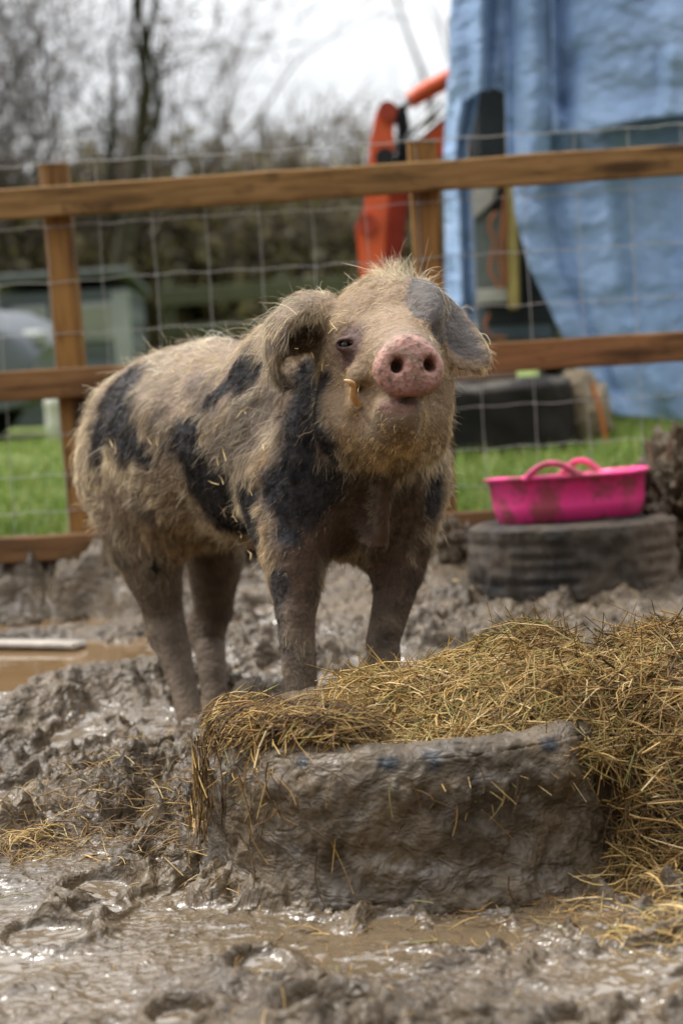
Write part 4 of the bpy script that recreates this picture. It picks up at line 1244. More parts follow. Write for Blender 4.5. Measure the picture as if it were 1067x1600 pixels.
cloth("corner_flap", I([0, .5, 1], [716, 704, 700]), I([0, 1], [800, 796]), K_(-140), I([700, 740, 770, 800], [180, 150, 138, 150]), XD - .30, 15, [(.45, .12, .06, 0, 1.1, .05), (.75, .08, -.05, 0, 1.1, -.1)], .03, .12)
cloth("hanging_strip", I([0, .3, .6, 1], [700, 694, 696, 696]), I([0, .15, .3, .5, .75, 1], [752, 742, 728, 738, 742, 745]), K_(120), I([690, 745], [522, 516]), XD - .26, 19, [(.4, .14, .06, 0, 1.1, .1), (.75, .12, -.06, 0, 1.1, -.1)], .02, .08, 60, 160)
# roof of the tarpaulin, lying over the cab
ur, vr = np.linspace(0, 1, 60), np.linspace(0, 1, 50)
Ua, Va = np.meshgrid(ur, vr, indexing='ij')
l_, r_ = P(716, -138, XD - .3), P(1240, -138, XD - .42)
X = l_[0] + (r_[0] - l_[0]) * Ua; Y = (XD - .36) + Va * 1.9; Z = l_[2] + (r_[2] - l_[2]) * Ua + .10 * np.sin(Va * math.pi) + .03 * noise(np.stack([X, Y], -1), 3, 4)
o = mesh("roof_sheet", np.stack([X, Y, Z], -1), grid_quads(60, 50), None, M_tarp.m, tarp)
o.modifiers.new("thickness", 'SOLIDIFY').thickness = .004

# big old tyre, plank, boulder and rope lying in front of the machine
big = at_ground(745, 745, 8.0)
V, Q = lathe(tyre_profile(.42, .24, .30, 140), 160, None, None); V = V.reshape(-1, 3)
hz = V[:, 2] / .30; th = np.arctan2(V[:, 1], V[:, 0]); rd = np.hypot(V[:, 0], V[:, 1])
lg = (((th * 30 / (2 * math.pi)) % 1) < .45) * (rd > .40)
k_ = 1 - .008 * lg + .035 * noise(V, 4, 5) + .03 * noise(V, 11, 6); V[:, 0] *= k_; V[:, 1] *= k_
m = Mat("old_black_rubber", .8, .3); v = m.coord(); zc = m.n("SeparateXYZ", i={0: v}).outputs[2]
m.set(color=m.mix(m.math('MULTIPLY', m.rng(zc, .27, .30), m.rng(m.noise(v, 5, 5, .7), .48, .66)), m.mix(m.rng(m.noise(v, 4, 5), .4, .7), (.006, .0055, .005), (.020, .015, .012)), (.12, .108, .09)), normal=m.bump(m.noise(v, 30, 5), .4, .01))  # grey patches paint in the light falling on the upper sidewall
bt = mesh("tyre", V, Q[:, ::-1], None, m.m, None, False, sharp=40); fixn(bt); bt.location = Vector(big.tolist()); bt.location.z -= .02
bt.rotation_euler = (rad(1), rad(-1), 0)
tag(bt, "big black tyre lying in the grass behind the fence", "tyre", "old tyres used as feeders")
del bt["group"]
a, b = P(690, 600, 7.9), P(782, 594, 7.9)
pl = mesh("plank", *box_geo((0, 0, 0), (float(b[0] - a[0]) + .1, .12, .035)), flat_mat("dark_board", (.12, .075, .045), .8, .3, 8))
pl.location = Vector(((a + b) / 2).tolist()); pl.location.z = bt.location.z + .335; pl.location.y = big[1] - .2
tag(pl, "short dark brown board lying on the big black tyre", "plank")
bq = at_ground(912, 720, 8.0)
M_rock = flat_mat("buff_stone", (.21, .165, .11), .9, .4, 6, .6)
rk = clod("boulder", (bq[0], bq[1], bq[2] + .13), .115, .12, .185, 61, .22, 48, "upright buff boulder in front of the excavator track", "boulder")
rk.data.materials[0] = M_rock
pp = cat_rom(np.stack([P(925, 600, 7.72), P(938, 645, 7.74), P(946, 690, 7.76), P(948, 722, 7.78)]), 24); pp[-1, 2] = ground_z(pp[-1, 0], pp[-1, 1]) + .01
V, Q, T = tubes(pp[None], np.full((1, 24), .010), 8); pk = Pack(); pk.add(V, Q, T)
tag(pk.build("rope", M_rustwire), "orange rope hanging from the tarpaulin over the boulder", "rope")
# ------------------------------------------------------------------ the pig: one body surface from a smooth distance field
QUICK = False
AX = unit(np.array([.60, -.80, 0.0]))          # rump -> chest
SX = np.array([AX[1], -AX[0], 0.0])            # towards the pig's right flank (the side we see)
if SX[1] > 0: SX = -SX
ZX = np.array([0, 0, 1.0])
BODYR = np.stack([AX, SX, ZX])


def e_ell(c, r, R=BODYR):
    c = np.asarray(c, float); r = np.asarray(r, float)
    def f(p):
        q = (p - c) @ R.T
        k0 = np.sqrt(((q / r) ** 2).sum(-1)); k1 = np.sqrt(((q / (r * r)) ** 2).sum(-1))
        return k0 * (k0 - 1) / np.maximum(k1, 1e-6)
    return f


def e_cone(a, ra, b, rb):
    a = np.asarray(a, float); b = np.asarray(b, float); ba = b - a; L2 = ba @ ba
    def f(p):
        h = np.clip(((p - a) @ ba) / L2, 0, 1)
        return np.linalg.norm(p - a - h[:, None] * ba, axis=1) - (ra + (rb - ra) * h)
    return f


def chain(pts, rs):
    fs = [e_cone(pts[i], rs[i], pts[i + 1], rs[i + 1]) for i in range(len(pts) - 1)]
    def f(p):
        d = fs[0](p)
        for g in fs[1:]: d = np.minimum(d, g(p))
        return d
    return f


def smin(a, b, k):
    h = np.maximum(k - np.abs(a - b), 0) / k
    return np.minimum(a, b) - h * h * k * .25


def smax(a, b, k): return -smin(-a, -b, k)


# head frame: the face points at the camera, a little up and to the right
SN = P(641, 572, 3.445)                         # centre of the snout disc
HD0 = P(603, 575, 3.74)                         # inside the skull
HF = unit(SN - HD0)                             # forward along the face
HF = unit(HF + np.array([.05, 0, .10]))
HU = unit(ZX - (ZX @ HF) * HF); HU = unit(HU - .055 * np.cross(HF, HU)); HRt = np.cross(HF, HU)   # up, pig's right... lateral axis
HEADR = np.stack([HRt, HF, HU])


def sheet(ctrl, rad_, n=34):
    """ear: thick curved sheet through a grid of pixel control points"""
    G = np.array([[P(*c) for c in row] for row in ctrl])
    g1 = np.stack([cat_rom(G[:, j], n) for j in range(G.shape[1])], 1)
    g2 = np.stack([cat_rom(g1[i], n) for i in range(n)], 0)
    pts = g2.reshape(-1, 3)
    rr = np.full((n, n), rad_); ed = np.minimum(np.arange(n), np.arange(n)[::-1])[None, :] / n
    rr = rr * (.72 + .28 * sstep(0, .15, ed)); rr[-4:] *= np.linspace(1, .6, 4)[:, None]
    rr = rr.ravel().astype(np.float32)
    lo, hi = pts.min(0) - .05, pts.max(0) + .05
    P32 = pts.astype(np.float32); pn = (P32 ** 2).sum(1)
    def f(p):
        out = np.full(len(p), .08); m = ((p > lo) & (p < hi)).all(1)
        idx = np.nonzero(m)[0]
        for s in range(0, len(idx), 6000):
            q = p[idx[s:s + 6000]].astype(np.float64)
            d2 = np.maximum((q ** 2).sum(1)[:, None] + (pts ** 2).sum(1)[None] - 2 * q @ pts.T, 0)
            out[idx[s:s + 6000]] = (np.sqrt(d2) - rr[None]).min(1)
        return out
    return f, pts


EAR_A = [[(520, 540, 3.80), (514, 498, 3.83), (512, 464, 3.80), (514, 468, 3.73), (514, 498, 3.69)],
         [(476, 548, 3.79), (467, 505, 3.81), (468, 464, 3.77), (470, 470, 3.69), (480, 490, 3.655)],
         [(444, 560, 3.76), (432, 522, 3.78), (440, 484, 3.73), (448, 486, 3.66), (460, 498, 3.625)],
         [(438, 584, 3.71), (423, 558, 3.72), (420, 524, 3.69), (428, 512, 3.635), (446, 516, 3.605)],
         [(464, 602, 3.66), (448, 606, 3.665), (430, 594, 3.66), (426, 566, 3.63), (446, 546, 3.605)]]
EAR_B = [[(640, 450, 3.72), (656, 446, 3.71), (674, 450, 3.70), (688, 464, 3.73), (694, 468, 3.775), (710, 478, 3.78)],
         [(645, 478, 3.655), (660, 468, 3.615), (680, 470, 3.61), (689, 484, 3.67), (697, 486, 3.745), (730, 502, 3.745)],
         [(653, 508, 3.615), (666, 504, 3.575), (681, 500, 3.58), (688, 508, 3.64), (700, 516, 3.715), (748, 534, 3.71)],
         [(659, 528, 3.605), (669, 528, 3.58), (681, 522, 3.59), (688, 526, 3.645), (704, 545, 3.69), (760, 560, 3.68)],
         [(664, 538, 3.61), (671, 538, 3.60), (680, 532, 3.605), (689, 540, 3.655), (712, 574, 3.665), (752, 580, 3.665)]]
earA, earA_pts = sheet(EAR_A, .0095)
earB, earB_pts = sheet(EAR_B, .0095)

T1 = P(272, 716, 4.52); T2 = P(375, 694, 4.26); T3 = P(512, 672, 4.02)
torso = [(e_ell(T1, (.232, .180, .205)), .02), (e_ell(P(340, 690, 4.34), (.32, .195, .190)), .16), (e_ell(P(385, 700, 4.24), (.29, .186, .172)), .13), (e_ell(T3, (.235, .185, .222)), .14),
         (e_ell(P(556, 742, 4.00), (.15, .150, .17)), .10), (e_cone(P(470, 570, 4.05), .095, P(590, 560, 3.88), .11), .10), (e_cone(P(545, 660, 3.98), .15, P(595, 610, 3.86), .12), .07),
         (e_cone(P(232, 655, 4.56), .108, P(345, 612, 4.34), .10), .08)]
legs = [chain([P(455, 770, 3.93), P(462, 865, 3.87), P(462, 960, 3.82), P(466, 1030, 3.80), P(473, 1110, 3.79), P(476, 1215, 3.79)], [.105, .072, .040, .034, .031, .036]),
        chain([P(632, 740, 4.03), P(630, 850, 4.00), P(614, 935, 3.98), P(598, 1000, 3.97), P(600, 1090, 3.95), P(600, 1180, 3.95)], [.090, .062, .043, .036, .033, .038]),
        chain([P(205, 740, 4.50), P(228, 850, 4.46), P(258, 960, 4.50), P(272, 1015, 4.47), P(290, 1085, 4.41), P(304, 1150, 4.36)], [.118, .082, .045, .038, .031, .036]),
        chain([P(318, 760, 4.62), P(336, 870, 4.66), P(333, 960, 4.72), P(327, 1000, 4.72), P(333, 1060, 4.66), P(340, 1125, 4.62)], [.120, .072, .046, .038, .033, .037])]
hocks = [(e_ell(P(248, 985, 4.52), (.030, .025, .045)), .05), (e_ell(P(306, 985, 4.74), (.028, .022, .045)), .04)]
# skull, cheeks and jowls
head_u = [(e_ell(P(600, 528, 3.79), (.110, .12, .106), HEADR), .01), (e_cone(P(604, 548, 3.70), .105, P(638, 570, 3.50), .062), .06),
          (e_ell(P(545, 585, 3.70), (.060, .075, .075), HEADR), .05), (e_ell(P(675, 600, 3.72), (.040, .07, .07), HEADR), .05),
          (e_ell(P(547, 512, 3.675), (.034, .034, .022), HEADR), .03), (e_ell(P(612, 484, 3.74), (.085, .08, .055), HEADR), .06),
          (e_ell(P(563, 590, 3.575), (.028, .03, .026), HEADR), .03)]
head_l = [(e_ell(P(598, 652, 3.73), (.114, .13, .090), HEADR), .01), (e_cone(P(600, 660, 3.68), .090, P(624, 645, 3.50), .042), .05), (e_ell(P(541, 655, 3.71), (.050, .085, .078), HEADR), .06),
          (e_ell(P(668, 660, 3.72), (.040, .075, .068), HEADR), .05), (e_ell(P(620, 635, 3.495), (.038, .022, .015), HEADR), .02)]


def snout(p):
    q = (p - SN) @ HEADR.T
    x, y, z = q[:, 0], q[:, 1], q[:, 2]
    b = np.where(z > 0, .0575, .0515); a = .0665 * (1 - .30 * np.clip(z / b, 0, 1) ** 1.3 - .06 * np.clip(-z / b, 0, 1))
    n_ = np.where(z > 0, 2.0, 2.5); e = ((np.abs(x / a) ** n_ + np.abs(z / b) ** n_ + 1e-9) ** (1 / n_) - 1) * .055
    yy = y + .22 * (x * x + z * z) / .06 - .004
    t = .017; r = .012
    dx, dy = e + r, np.abs(yy + .012) - t + r
    d = np.minimum(np.maximum(dx, dy), 0) + np.sqrt(np.maximum(dx, 0) ** 2 + np.maximum(dy, 0) ** 2) - r
    return d


def nostril(p, sx):
    q = (p - SN) @ HEADR.T - np.array([sx * .0295 - .006, .0, .002])
    x = q[:, 0] * .93 + sx * q[:, 2] * .30; z = q[:, 2] * .93 - sx * q[:, 0] * .30
    k = np.sqrt((x / .0115) ** 2 + (q[:, 1] / .045) ** 2 + (z / .0135) ** 2)
    return (k - 1) * .0115


EYE = P(539, 538, 3.597)
EYE2 = P(654, 528, 3.64)


def sdf(p):
    d = None
    for f, k in torso:
        v = f(p); d = v if d is None else smin(d, v, k)
    for i, f in enumerate(legs): d = smin(d, f(p), .075)
    for f, k in hocks: d = smin(d, f(p), k)
    m_ = ((p - HC3) ** 2).sum(1) < .37 ** 2
    if m_.any(): d[m_] = head(p[m_], d[m_])
    return d


HC3 = P(600, 580, 3.68)


def head(p, d):
    hu = None
    for f, k in head_u:
        v = f(p); hu = v if hu is None else smin(hu, v, k)
    hl = None
    for f, k in head_l:
        v = f(p); hl = v if hl is None else smin(hl, v, k)
    h = smin(hu, hl, .022)
    # mouth line running back from under the snout
    mo = chain([P(676, 622, 3.51), P(640, 625, 3.470), P(605, 620, 3.485), P(578, 607, 3.535), P(556, 606, 3.575)], [.006, .0085, .0085, .007, .005])(p)
    h = smax(h, -mo, .012)
    sn = snout(p)
    ring = np.abs(sn)
    h = smin(h, sn, .012)
    for s in (-1, 1): h = smax(h, -nostril(p, s), .010)
    # eye socket with lids
    h = smin(h, e_ell(EYE + .006 * HRt * -1, (.027, .018, .016), HEADR)(p), .02)
    h = smax(h, -e_ell(EYE - .002 * FW, (.0160, .022, .0060), HEADR)(p), .008)
    h = smax(h, -chain([EYE + .022 * HRt + .022 * HU, EYE + .0 * HRt + .026 * HU, EYE - .02 * HRt + .02 * HU], [.003] * 3)(p), .012)
    # tusk lip
    h = smin(h, e_ell(P(554, 630, 3.580), (.015, .02, .024), HEADR)(p), .02)
    d = smin(d, h, .035)
    d = smin(d, earA(p), .022)
    d = smin(d, earB(p), .012)
    # loose skin under the throat
    d = smin(d, chain([P(604, 730, 3.74), P(598, 800, 3.78), P(588, 862, 3.84)], [.018, .016, .020])(p), .05)
    d = smin(d, e_ell(P(566, 868, 3.86), (.03, .03, .028))(p), .05)
    return d


def fold(p):
    """fine wrinkles and lumps of the hide"""
    return .004 * noise(p, 9, 91) + .0022 * noise(p, 24, 92) + .0012 * noise(p * np.array([1, 1, 2.4]), 60, 93)


VX = .0050
_lo = np.array([-.82, 3.36, -.02]); _dim = np.array([228, 308, 224])
_hi = _lo + _dim * VX
BS = 9
F = np.full(_dim + 1, 9.0, np.float32)
nb = np.ceil((_dim + 1) / BS).astype(int)
bc = np.stack(np.meshgrid(*[np.arange(n) for n in nb], indexing='ij'), -1).reshape(-1, 3)
cen = _lo + (bc * BS + BS / 2) * VX
fc = sdf(cen)
half = BS * VX * .5 * math.sqrt(3) * 1.15 + .016
near_b = bc[np.abs(fc) < half]
for b_, f_ in zip(bc[np.abs(fc) >= half], fc[np.abs(fc) >= half]):
    i0 = b_ * BS; i1 = np.minimum(i0 + BS, _dim + 1)
    F[i0[0]:i1[0], i0[1]:i1[1], i0[2]:i1[2]] = f_
for s in range(0, len(near_b), 220):
    grp = near_b[s:s + 220]; pts = []; sl = []
    for b_ in grp:
        i0 = b_ * BS; i1 = np.minimum(i0 + BS, _dim + 1)
        g = np.stack(np.meshgrid(*[np.arange(i0[a], i1[a]) for a in range(3)], indexing='ij'), -1)
        sl.append((i0, i1, g.shape[:3])); pts.append((_lo + g * VX).reshape(-1, 3))
    ap = np.concatenate(pts); v = sdf(ap); v = v + fold(ap)
    o_ = 0
    for i0, i1, sh in sl:
        n_ = sh[0] * sh[1] * sh[2]
        F[i0[0]:i1[0], i0[1]:i1[1], i0[2]:i1[2]] = v[o_:o_ + n_].reshape(sh); o_ += n_


def surface_nets(F, lo, h):
    S = F < 0
    nx, ny, nz = F.shape
    cs = np.zeros((nx - 1, ny - 1, nz - 1), np.uint8)
    for dx in (0, 1):
        for dy in (0, 1):
            for dz in (0, 1):
                cs += S[dx:nx - 1 + dx, dy:ny - 1 + dy, dz:nz - 1 + dz]
    act = (cs > 0) & (cs < 8)
    idx = -np.ones(act.shape, np.int64); c = np.argwhere(act); idx[act] = np.arange(len(c))
    acc = np.zeros((len(c), 3)); cnt = np.zeros(len(c))
    corners = [np.array((dx, dy, dz)) for dx in (0, 1) for dy in (0, 1) for dz in (0, 1)]
    val = [F[tuple((c + k).T)] for k in corners]
    for a in range(8):
        for b in range(a + 1, 8):
            if np.abs(corners[a] - corners[b]).sum() != 1: continue
            m = (val[a] < 0) != (val[b] < 0)
            t = val[a][m] / (val[a][m] - val[b][m])
            acc[m] += corners[a] + t[:, None] * (corners[b] - corners[a]); cnt[m] += 1
    V = lo + (c + acc / cnt[:, None]) * h
    Q = []
    for ax in range(3):
        o1, o2 = (ax + 1) % 3, (ax + 2) % 3
        sh = [slice(1, -1)] * 3; sh[ax] = slice(0, -1)
        A = S[tuple(sh)]; sh2 = list(sh); sh2[ax] = slice(1, None); B = S[tuple(sh2)]
        e = np.argwhere(A != B) + np.array([0 if a == ax else 1 for a in range(3)])
        fl = S[tuple(e.T)]
        u1 = np.zeros(3, int); u1[o1] = 1; u2 = np.zeros(3, int); u2[o2] = 1
        q = np.stack([idx[tuple((e - u1 - u2).T)], idx[tuple((e - u2).T)], idx[tuple(e.T)], idx[tuple((e - u1).T)]], -1)
        q[~fl] = q[~fl][:, ::-1]
        Q.append(q)
    Q = np.concatenate(Q); Q = Q[(Q >= 0).all(1)]
    return V, Q


PV, PQ = surface_nets(F, _lo, VX)
# light relaxation along the mesh
for _ in range(2):
    acc = np.zeros_like(PV); cn = np.zeros(len(PV))
    for a, b in ((0, 1), (1, 2), (2, 3), (3, 0)):
        np.add.at(acc, PQ[:, a], PV[PQ[:, b]]); np.add.at(acc, PQ[:, b], PV[PQ[:, a]])
        np.add.at(cn, PQ[:, a], 1); np.add.at(cn, PQ[:, b], 1)
    PV = PV * .5 + .5 * acc / np.maximum(cn, 1)[:, None]


def normals():
    f = np.cross(PV[PQ[:, 2]] - PV[PQ[:, 0]], PV[PQ[:, 3]] - PV[PQ[:, 1]])
    n = np.zeros_like(PV)
    for a in range(4): np.add.at(n, PQ[:, a], f)
    return f, unit(n)


fnm, VN = normals()
px_, py_, pd_ = proj(PV)
facing = ((CAM - PV) * VN).sum(1) > 0


def hit(px, py):
    """point of the hide seen at a photo pixel"""
    m = facing & (np.abs(px_ - px) < 14) & (np.abs(py_ - py) < 14)
    if not m.any():
        d2 = (px_ - px) ** 2 + (py_ - py) ** 2; return PV[np.argmin(d2)]
    i = np.nonzero(m)[0]; dm = pd_[i].min(); i = i[pd_[i] < dm + .05]
    return PV[i[np.argmin((px_[i] - px) ** 2 + (py_[i] - py) ** 2)]]


RELIEF = [(288, 800, 300, 850, .060, -.024), (400, 640, 402, 760, .050, -.018), (330, 620, 300, 640, .07, -.010), (455, 690, 450, 760, .075, .012), (212, 625, 225, 650, .045, .012), (215, 740, 225, 820, .07, .010),
          (452, 850, 452, 880, .03, .006), (458, 960, 460, 985, .026, .006), (612, 940, 606, 970, .026, .006), (470, 830, 500, 860, .04, -.008), (262, 1000, 262, 1010, .022, .004), (545, 800, 540, 850, .03, -.012), (640, 800, 640, 850, .035, -.006),
          (505, 610, 515, 680, .030, .008), (590, 690, 640, 690, .05, .008), (520, 565, 515, 590, .022, -.008), (575, 640, 570, 670, .02, -.006), (665, 640, 668, 670, .022, -.006)]
dsp = np.zeros(len(PV))
for (x0, y0, x1, y1, r_, am) in RELIEF:
    a_, b_ = hit(x0, y0), hit(x1, y1); ba_ = b_ - a_
    h_ = np.clip(((PV - a_) @ ba_) / max(ba_ @ ba_, 1e-9), 0, 1)
    dsp += am * np.exp(-(np.linalg.norm(PV - a_ - h_[:, None] * ba_, axis=1) / r_) ** 2)
PV = PV + VN * dsp[:, None]
fnm, VN = normals()


# ------------------------------------------------------------------ markings
px_, py_, pd_ = proj(PV)
facing = ((CAM - PV) * VN).sum(1) > 0


def field(p, spots, seed=0, ns=.45):
    """smooth 0..1 coverage of elongated patches: (px, py, px2, py2, radius)"""
    w = np.full(len(p), -1.0)
    wob = ns * (noise(p, 9, seed + 1) + .6 * noise(p, 22, seed + 2) + .35 * noise(p * np.array([1, 1, .4]), 60, seed + 3))
    for (x0, y0, x1, y1, r) in spots:
        a, b = hit(x0, y0), hit(x1, y1); ba = b - a
        h = np.clip(((p - a) @ ba) / max(ba @ ba, 1e-9), 0, 1)
        dd = np.linalg.norm(p - a - h[:, None] * ba, axis=1) / r
        w = np.maximum(w, 1 - dd)
    return sstep(-.30, .45, w + wob * 1.05)


BLACK = [(478, 600, 476, 700, .045), (405, 525, 372, 585, .045), (358, 600, 330, 625, .025), (186, 600, 195, 690, .070), (160, 630, 152, 700, .05), (205, 690, 228, 715, .03),
         (295, 690, 345, 760, .062), (345, 770, 370, 830, .070), (310, 740, 335, 800, .062), (385, 780, 395, 850, .045),
         (492, 590, 486, 690, .060), (488, 700, 445, 770, .070), (505, 690, 520, 735, .045), (440, 770, 450, 840, .040), (500, 760, 470, 800, .045),
         (432, 900, 430, 960, .026), (430, 960, 445, 1020, .026), (228, 880, 245, 885, .022), (683, 745, 678, 790, .030), (600, 1000, 622, 1005, .022)]
DGREY = [(330, 650, 300, 600, .03), (420, 620, 390, 650, .04), (205, 775, 230, 800, .035), (440, 560, 450, 600, .05), (255, 640, 240, 660, .02), (345, 690, 380, 690, .04), (640, 900, 650, 960, .02)]
GREYSKIN = [(668, 465, 674, 520, .040), (706, 496, 722, 545, .048), (700, 530, 728, 560, .036), (690, 480, 690, 530, .03)]
LIGHT = [(610, 500, 590, 545, .03), (205, 590, 260, 560, .05), (240, 560, 330, 530, .07), (240, 600, 280, 640, .05), (640, 440, 600, 520, .05), (618, 500, 612, 545, .035), (420, 660, 410, 620, .05), (676, 700, 668, 735, .025), (280, 560, 250, 610, .06)]
TAN = [(470, 640, 400, 860, .07), (540, 690, 660, 700, .07), (520, 640, 600, 690, .08), (560, 570, 575, 600, .04), (440, 560, 450, 600, .03), (700, 570, 745, 575, .02), (240, 820, 330, 860, .07), (410, 840, 430, 900, .05)]
RED_SHADE = [(598, 750, 590, 860, .085), (500, 830, 560, 860, .075), (640, 790, 610, 920, .075), (540, 770, 530, 830, .075), (480, 860, 480, 960, .05), (660, 860, 640, 950, .04), (345, 890, 340, 960, .07)]  # reddish chest and inner-leg hide, darkened for the shade under the jowl


_kdB = None


def ear_grey(p, n_):
    """bare grey hide on the outer face of the drooping ear, up to its hairy lower fringe"""
    global _kdB
    from mathutils.kdtree import KDTree
    if _kdB is None:
        _kdB = KDTree(len(earB_pts))
        for i, c in enumerate(earB_pts.tolist()): _kdB.insert(c, i)
        _kdB.balance()
    out = np.zeros(len(p)); m = np.nonzero(np.linalg.norm(p - P(700, 515, 3.68), axis=1) < .13)[0]
    for i in m:
        _, j, d_ = _kdB.find(p[i].tolist())
        if d_ > .022: continue
        u, v = (j // 34) / 33., (j % 34) / 33.
        w = min(1, v / .12) * (1 - max(0, (u - .80) / .14) if v > .55 else 1) * min(1, max(0, (1.02 - v) / .07))
        out[i] = max(0, w)
    out *= sstep(-.35, .15, ((CAM - p) / np.linalg.norm(CAM - p, axis=1, keepdims=True) * n_).sum(1))
    return np.clip(out + .5 * noise(p, 40, 77) * (out > .05) * (out < .95), 0, 1)


def paint(p, n_):
    """hair colour, skin colour, hair length factor, hair density"""
    bl = field(p, BLACK, 3); dg = field(p, DGREY, 7) * .6; gs = ear_grey(p, n_); li = field(p, LIGHT, 11); bl = bl * (1 - sstep(.105, .085, np.linalg.norm(p - P(450, 528, 3.68), axis=1))); ta = field(p, TAN, 13); rd = field(p, RED_SHADE, 17)
    X, Y, d_ = proj(p)
    N = len(p)
    v = noise(p, 14, 31) * .5 + noise(p, 40, 32) * .3
    cream = np.array([.84, .69, .48]); tan = np.array([.60, .44, .25]); dark = np.array([.015, .0130, .0125]); grey = np.array([.20, .17, .145])
    hair = cream * (.86 + .25 * v)[:, None]
    hair = hair * (1 - ta[:, None] * .75) + tan * ta[:, None] * .75
    hair = hair * (1 - li[:, None] * .6) + np.array([.92, .84, .68]) * li[:, None] * .6
    trunk = sstep(.17, .25, np.linalg.norm(p - P(605, 580, 3.68), axis=1))
    st = trunk * sstep(.0, .55, noise(p * np.array([1, 1, .7]), 6.5, 71) + .5 * noise(p, 17, 72)) * .55
    hair = hair * (1 - st[:, None]) + np.array([.16, .110, .074]) * st[:, None]
    hair = hair * (1 - dg[:, None]) + grey * dg[:, None]
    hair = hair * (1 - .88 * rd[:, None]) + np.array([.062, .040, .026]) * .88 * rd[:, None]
    hair = hair * (1 - bl[:, None]) + dark * bl[:, None]
    skin = np.array([.19, .135, .092]) * (1 + .25 * v)[:, None]
    skin = skin * (1 - li[:, None] * .5) + np.array([.30, .22, .16]) * li[:, None] * .5
    skin = skin * (1 - dg[:, None]) + np.array([.10, .08, .075]) * dg[:, None]
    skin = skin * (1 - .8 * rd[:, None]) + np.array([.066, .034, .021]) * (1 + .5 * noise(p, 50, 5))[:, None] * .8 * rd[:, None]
    skin = skin * (1 - bl[:, None]) + np.array([.020, .019, .022]) * bl[:, None]
    skin = skin * (1 - gs[:, None]) + np.array([.088, .076, .070]) * (1 + .35 * noise(p, 40, 6))[:, None] * gs[:, None]
    fc_ = sstep(.215, .165, np.linalg.norm(p - P(605, 580, 3.68), axis=1))[:, None] * (1 - bl[:, None]) * (1 - gs[:, None])
    skin = skin * (1 - .5 * fc_) + np.array([.27, .18, .105]) * .5 * fc_
    hair = hair * (1 - .30 * fc_) + np.array([.66, .47, .22]) * .30 * fc_
    # grey mud dried on the lower legs
    zg = p[:, 2] - zt(p[:, 0], p[:, 1])
    leg = sstep(.46, .24, zg + .05 * noise(p, 12, 41)); wetm = sstep(.20, .10, zg + .03 * noise(p, 20, 42))
    mudc = np.array([.105, .078, .055]) * (1 + .4 * noise(p, 30, 43))[:, None]
    skin = skin * (1 - leg[:, None] * .75) + mudc * leg[:, None] * .75
    hair = hair * (1 - leg[:, None] * .72) + mudc * .9 * leg[:, None] * .72
    ln = .041 * (1 + .35 * noise(p, 5, 51)) * (1 - .58 * leg) * (1 - .30 * sstep(.72, .50, zg)) * (1 - .25 * bl) * (1 - .38 * rd)
    de = np.ones(N) * (1 - .85 * wetm) * (1 - .10 * rd) * (1 - .15 * bl)
    # face, ears and snout
    q = (p - SN) @ HEADR.T
    hd = np.linalg.norm(p - P(605, 580, 3.68), axis=1)
    face = sstep(.215, .165, hd); 
    ln = ln * (1 - face) + .018 * face
    muz = sstep(.19, .09, np.linalg.norm(p - P(632, 610, 3.5), axis=1))
    ln = ln * (1 - muz) + .011 * muz
    hair = hair * (1 - .55 * muz[:, None]) + np.array([.58, .42, .20]) * .55 * muz[:, None]
    earA_d = np.linalg.norm(p - P(450, 530, 3.69), axis=1); ea = sstep(.10, .075, earA_d)
    ln = ln * (1 - ea) + .040 * ea
    gr = ea * sstep(500, 470, Y)
    hair = hair * (1 - .6 * gr[:, None]) + np.array([.40, .41, .28]) * .6 * gr[:, None]
    de *= 1 - .80 * gs; ln = ln * (1 - gs * .45)
    sd_ = snout(p); sn = sstep(.009, -.003, sd_ + .004 * noise(p, 45, 66)) * sstep(-.036, -.026, q[:, 1])
    snc = np.array([.42, .225, .180]) * (1 + .26 * noise(p, 30, 61))[:, None]
    snc = snc * (1 - .5 * sstep(-.01, -.05, q[:, 2])[:, None]) + np.array([.36, .17, .19]) * .5 * sstep(-.01, -.05, q[:, 2])[:, None]
    sp = sstep(.30, .52, noise(p * np.array([1, 1, .55]), 120, 62) + .25 * noise(p, 30, 63))
    snc = snc * (1 - .75 * sp[:, None]) + np.array([.10, .055, .035]) * .75 * sp[:, None]
    inn = np.maximum(sstep(.006, -.004, nostril(p, -1)), sstep(.006, -.004, nostril(p, 1)))
    snc = snc * (1 - .6 * inn[:, None]) + np.array([.12, .035, .035]) * .6 * inn[:, None]
    skin = skin * (1 - sn[:, None]) + snc * sn[:, None]; de *= 1 - .80 * sn; ln = ln * (1 - sn) + .005 * sn; hair = hair * (1 - sn[:, None]) + np.array([.07, .045, .03]) * sn[:, None]; de *= 1 - inn
    lip = sstep(.038, .018, np.linalg.norm((p - P(622, 634, 3.47)) * np.array([.8, 1, 1.5]), axis=1))
    skin = skin * (1 - lip[:, None] * .8) + np.array([.22, .115, .09]) * lip[:, None] * .8; de *= 1 - .6 * lip
    mth = chain([P(674, 622, 3.50), P(640, 625, 3.470), P(605, 620, 3.485), P(578, 607, 3.535), P(560, 606, 3.57)], [.004] * 5)(p)
    mk = sstep(.007, .0, mth); skin = skin * (1 - .85 * mk[:, None]) + np.array([.035, .018, .014]) * .85 * mk[:, None]; de *= 1 - mk
    ey = sstep(.064, .032, np.linalg.norm(p - EYE, axis=1)); skin = skin * (1 - .9 * ey[:, None]) + np.array([.080, .043, .040]) * (1 + .4 * noise(p, 80, 64))[:, None] * .9 * ey[:, None]
    de *= 1 - .90 * ey; ln *= 1 - .5 * ey
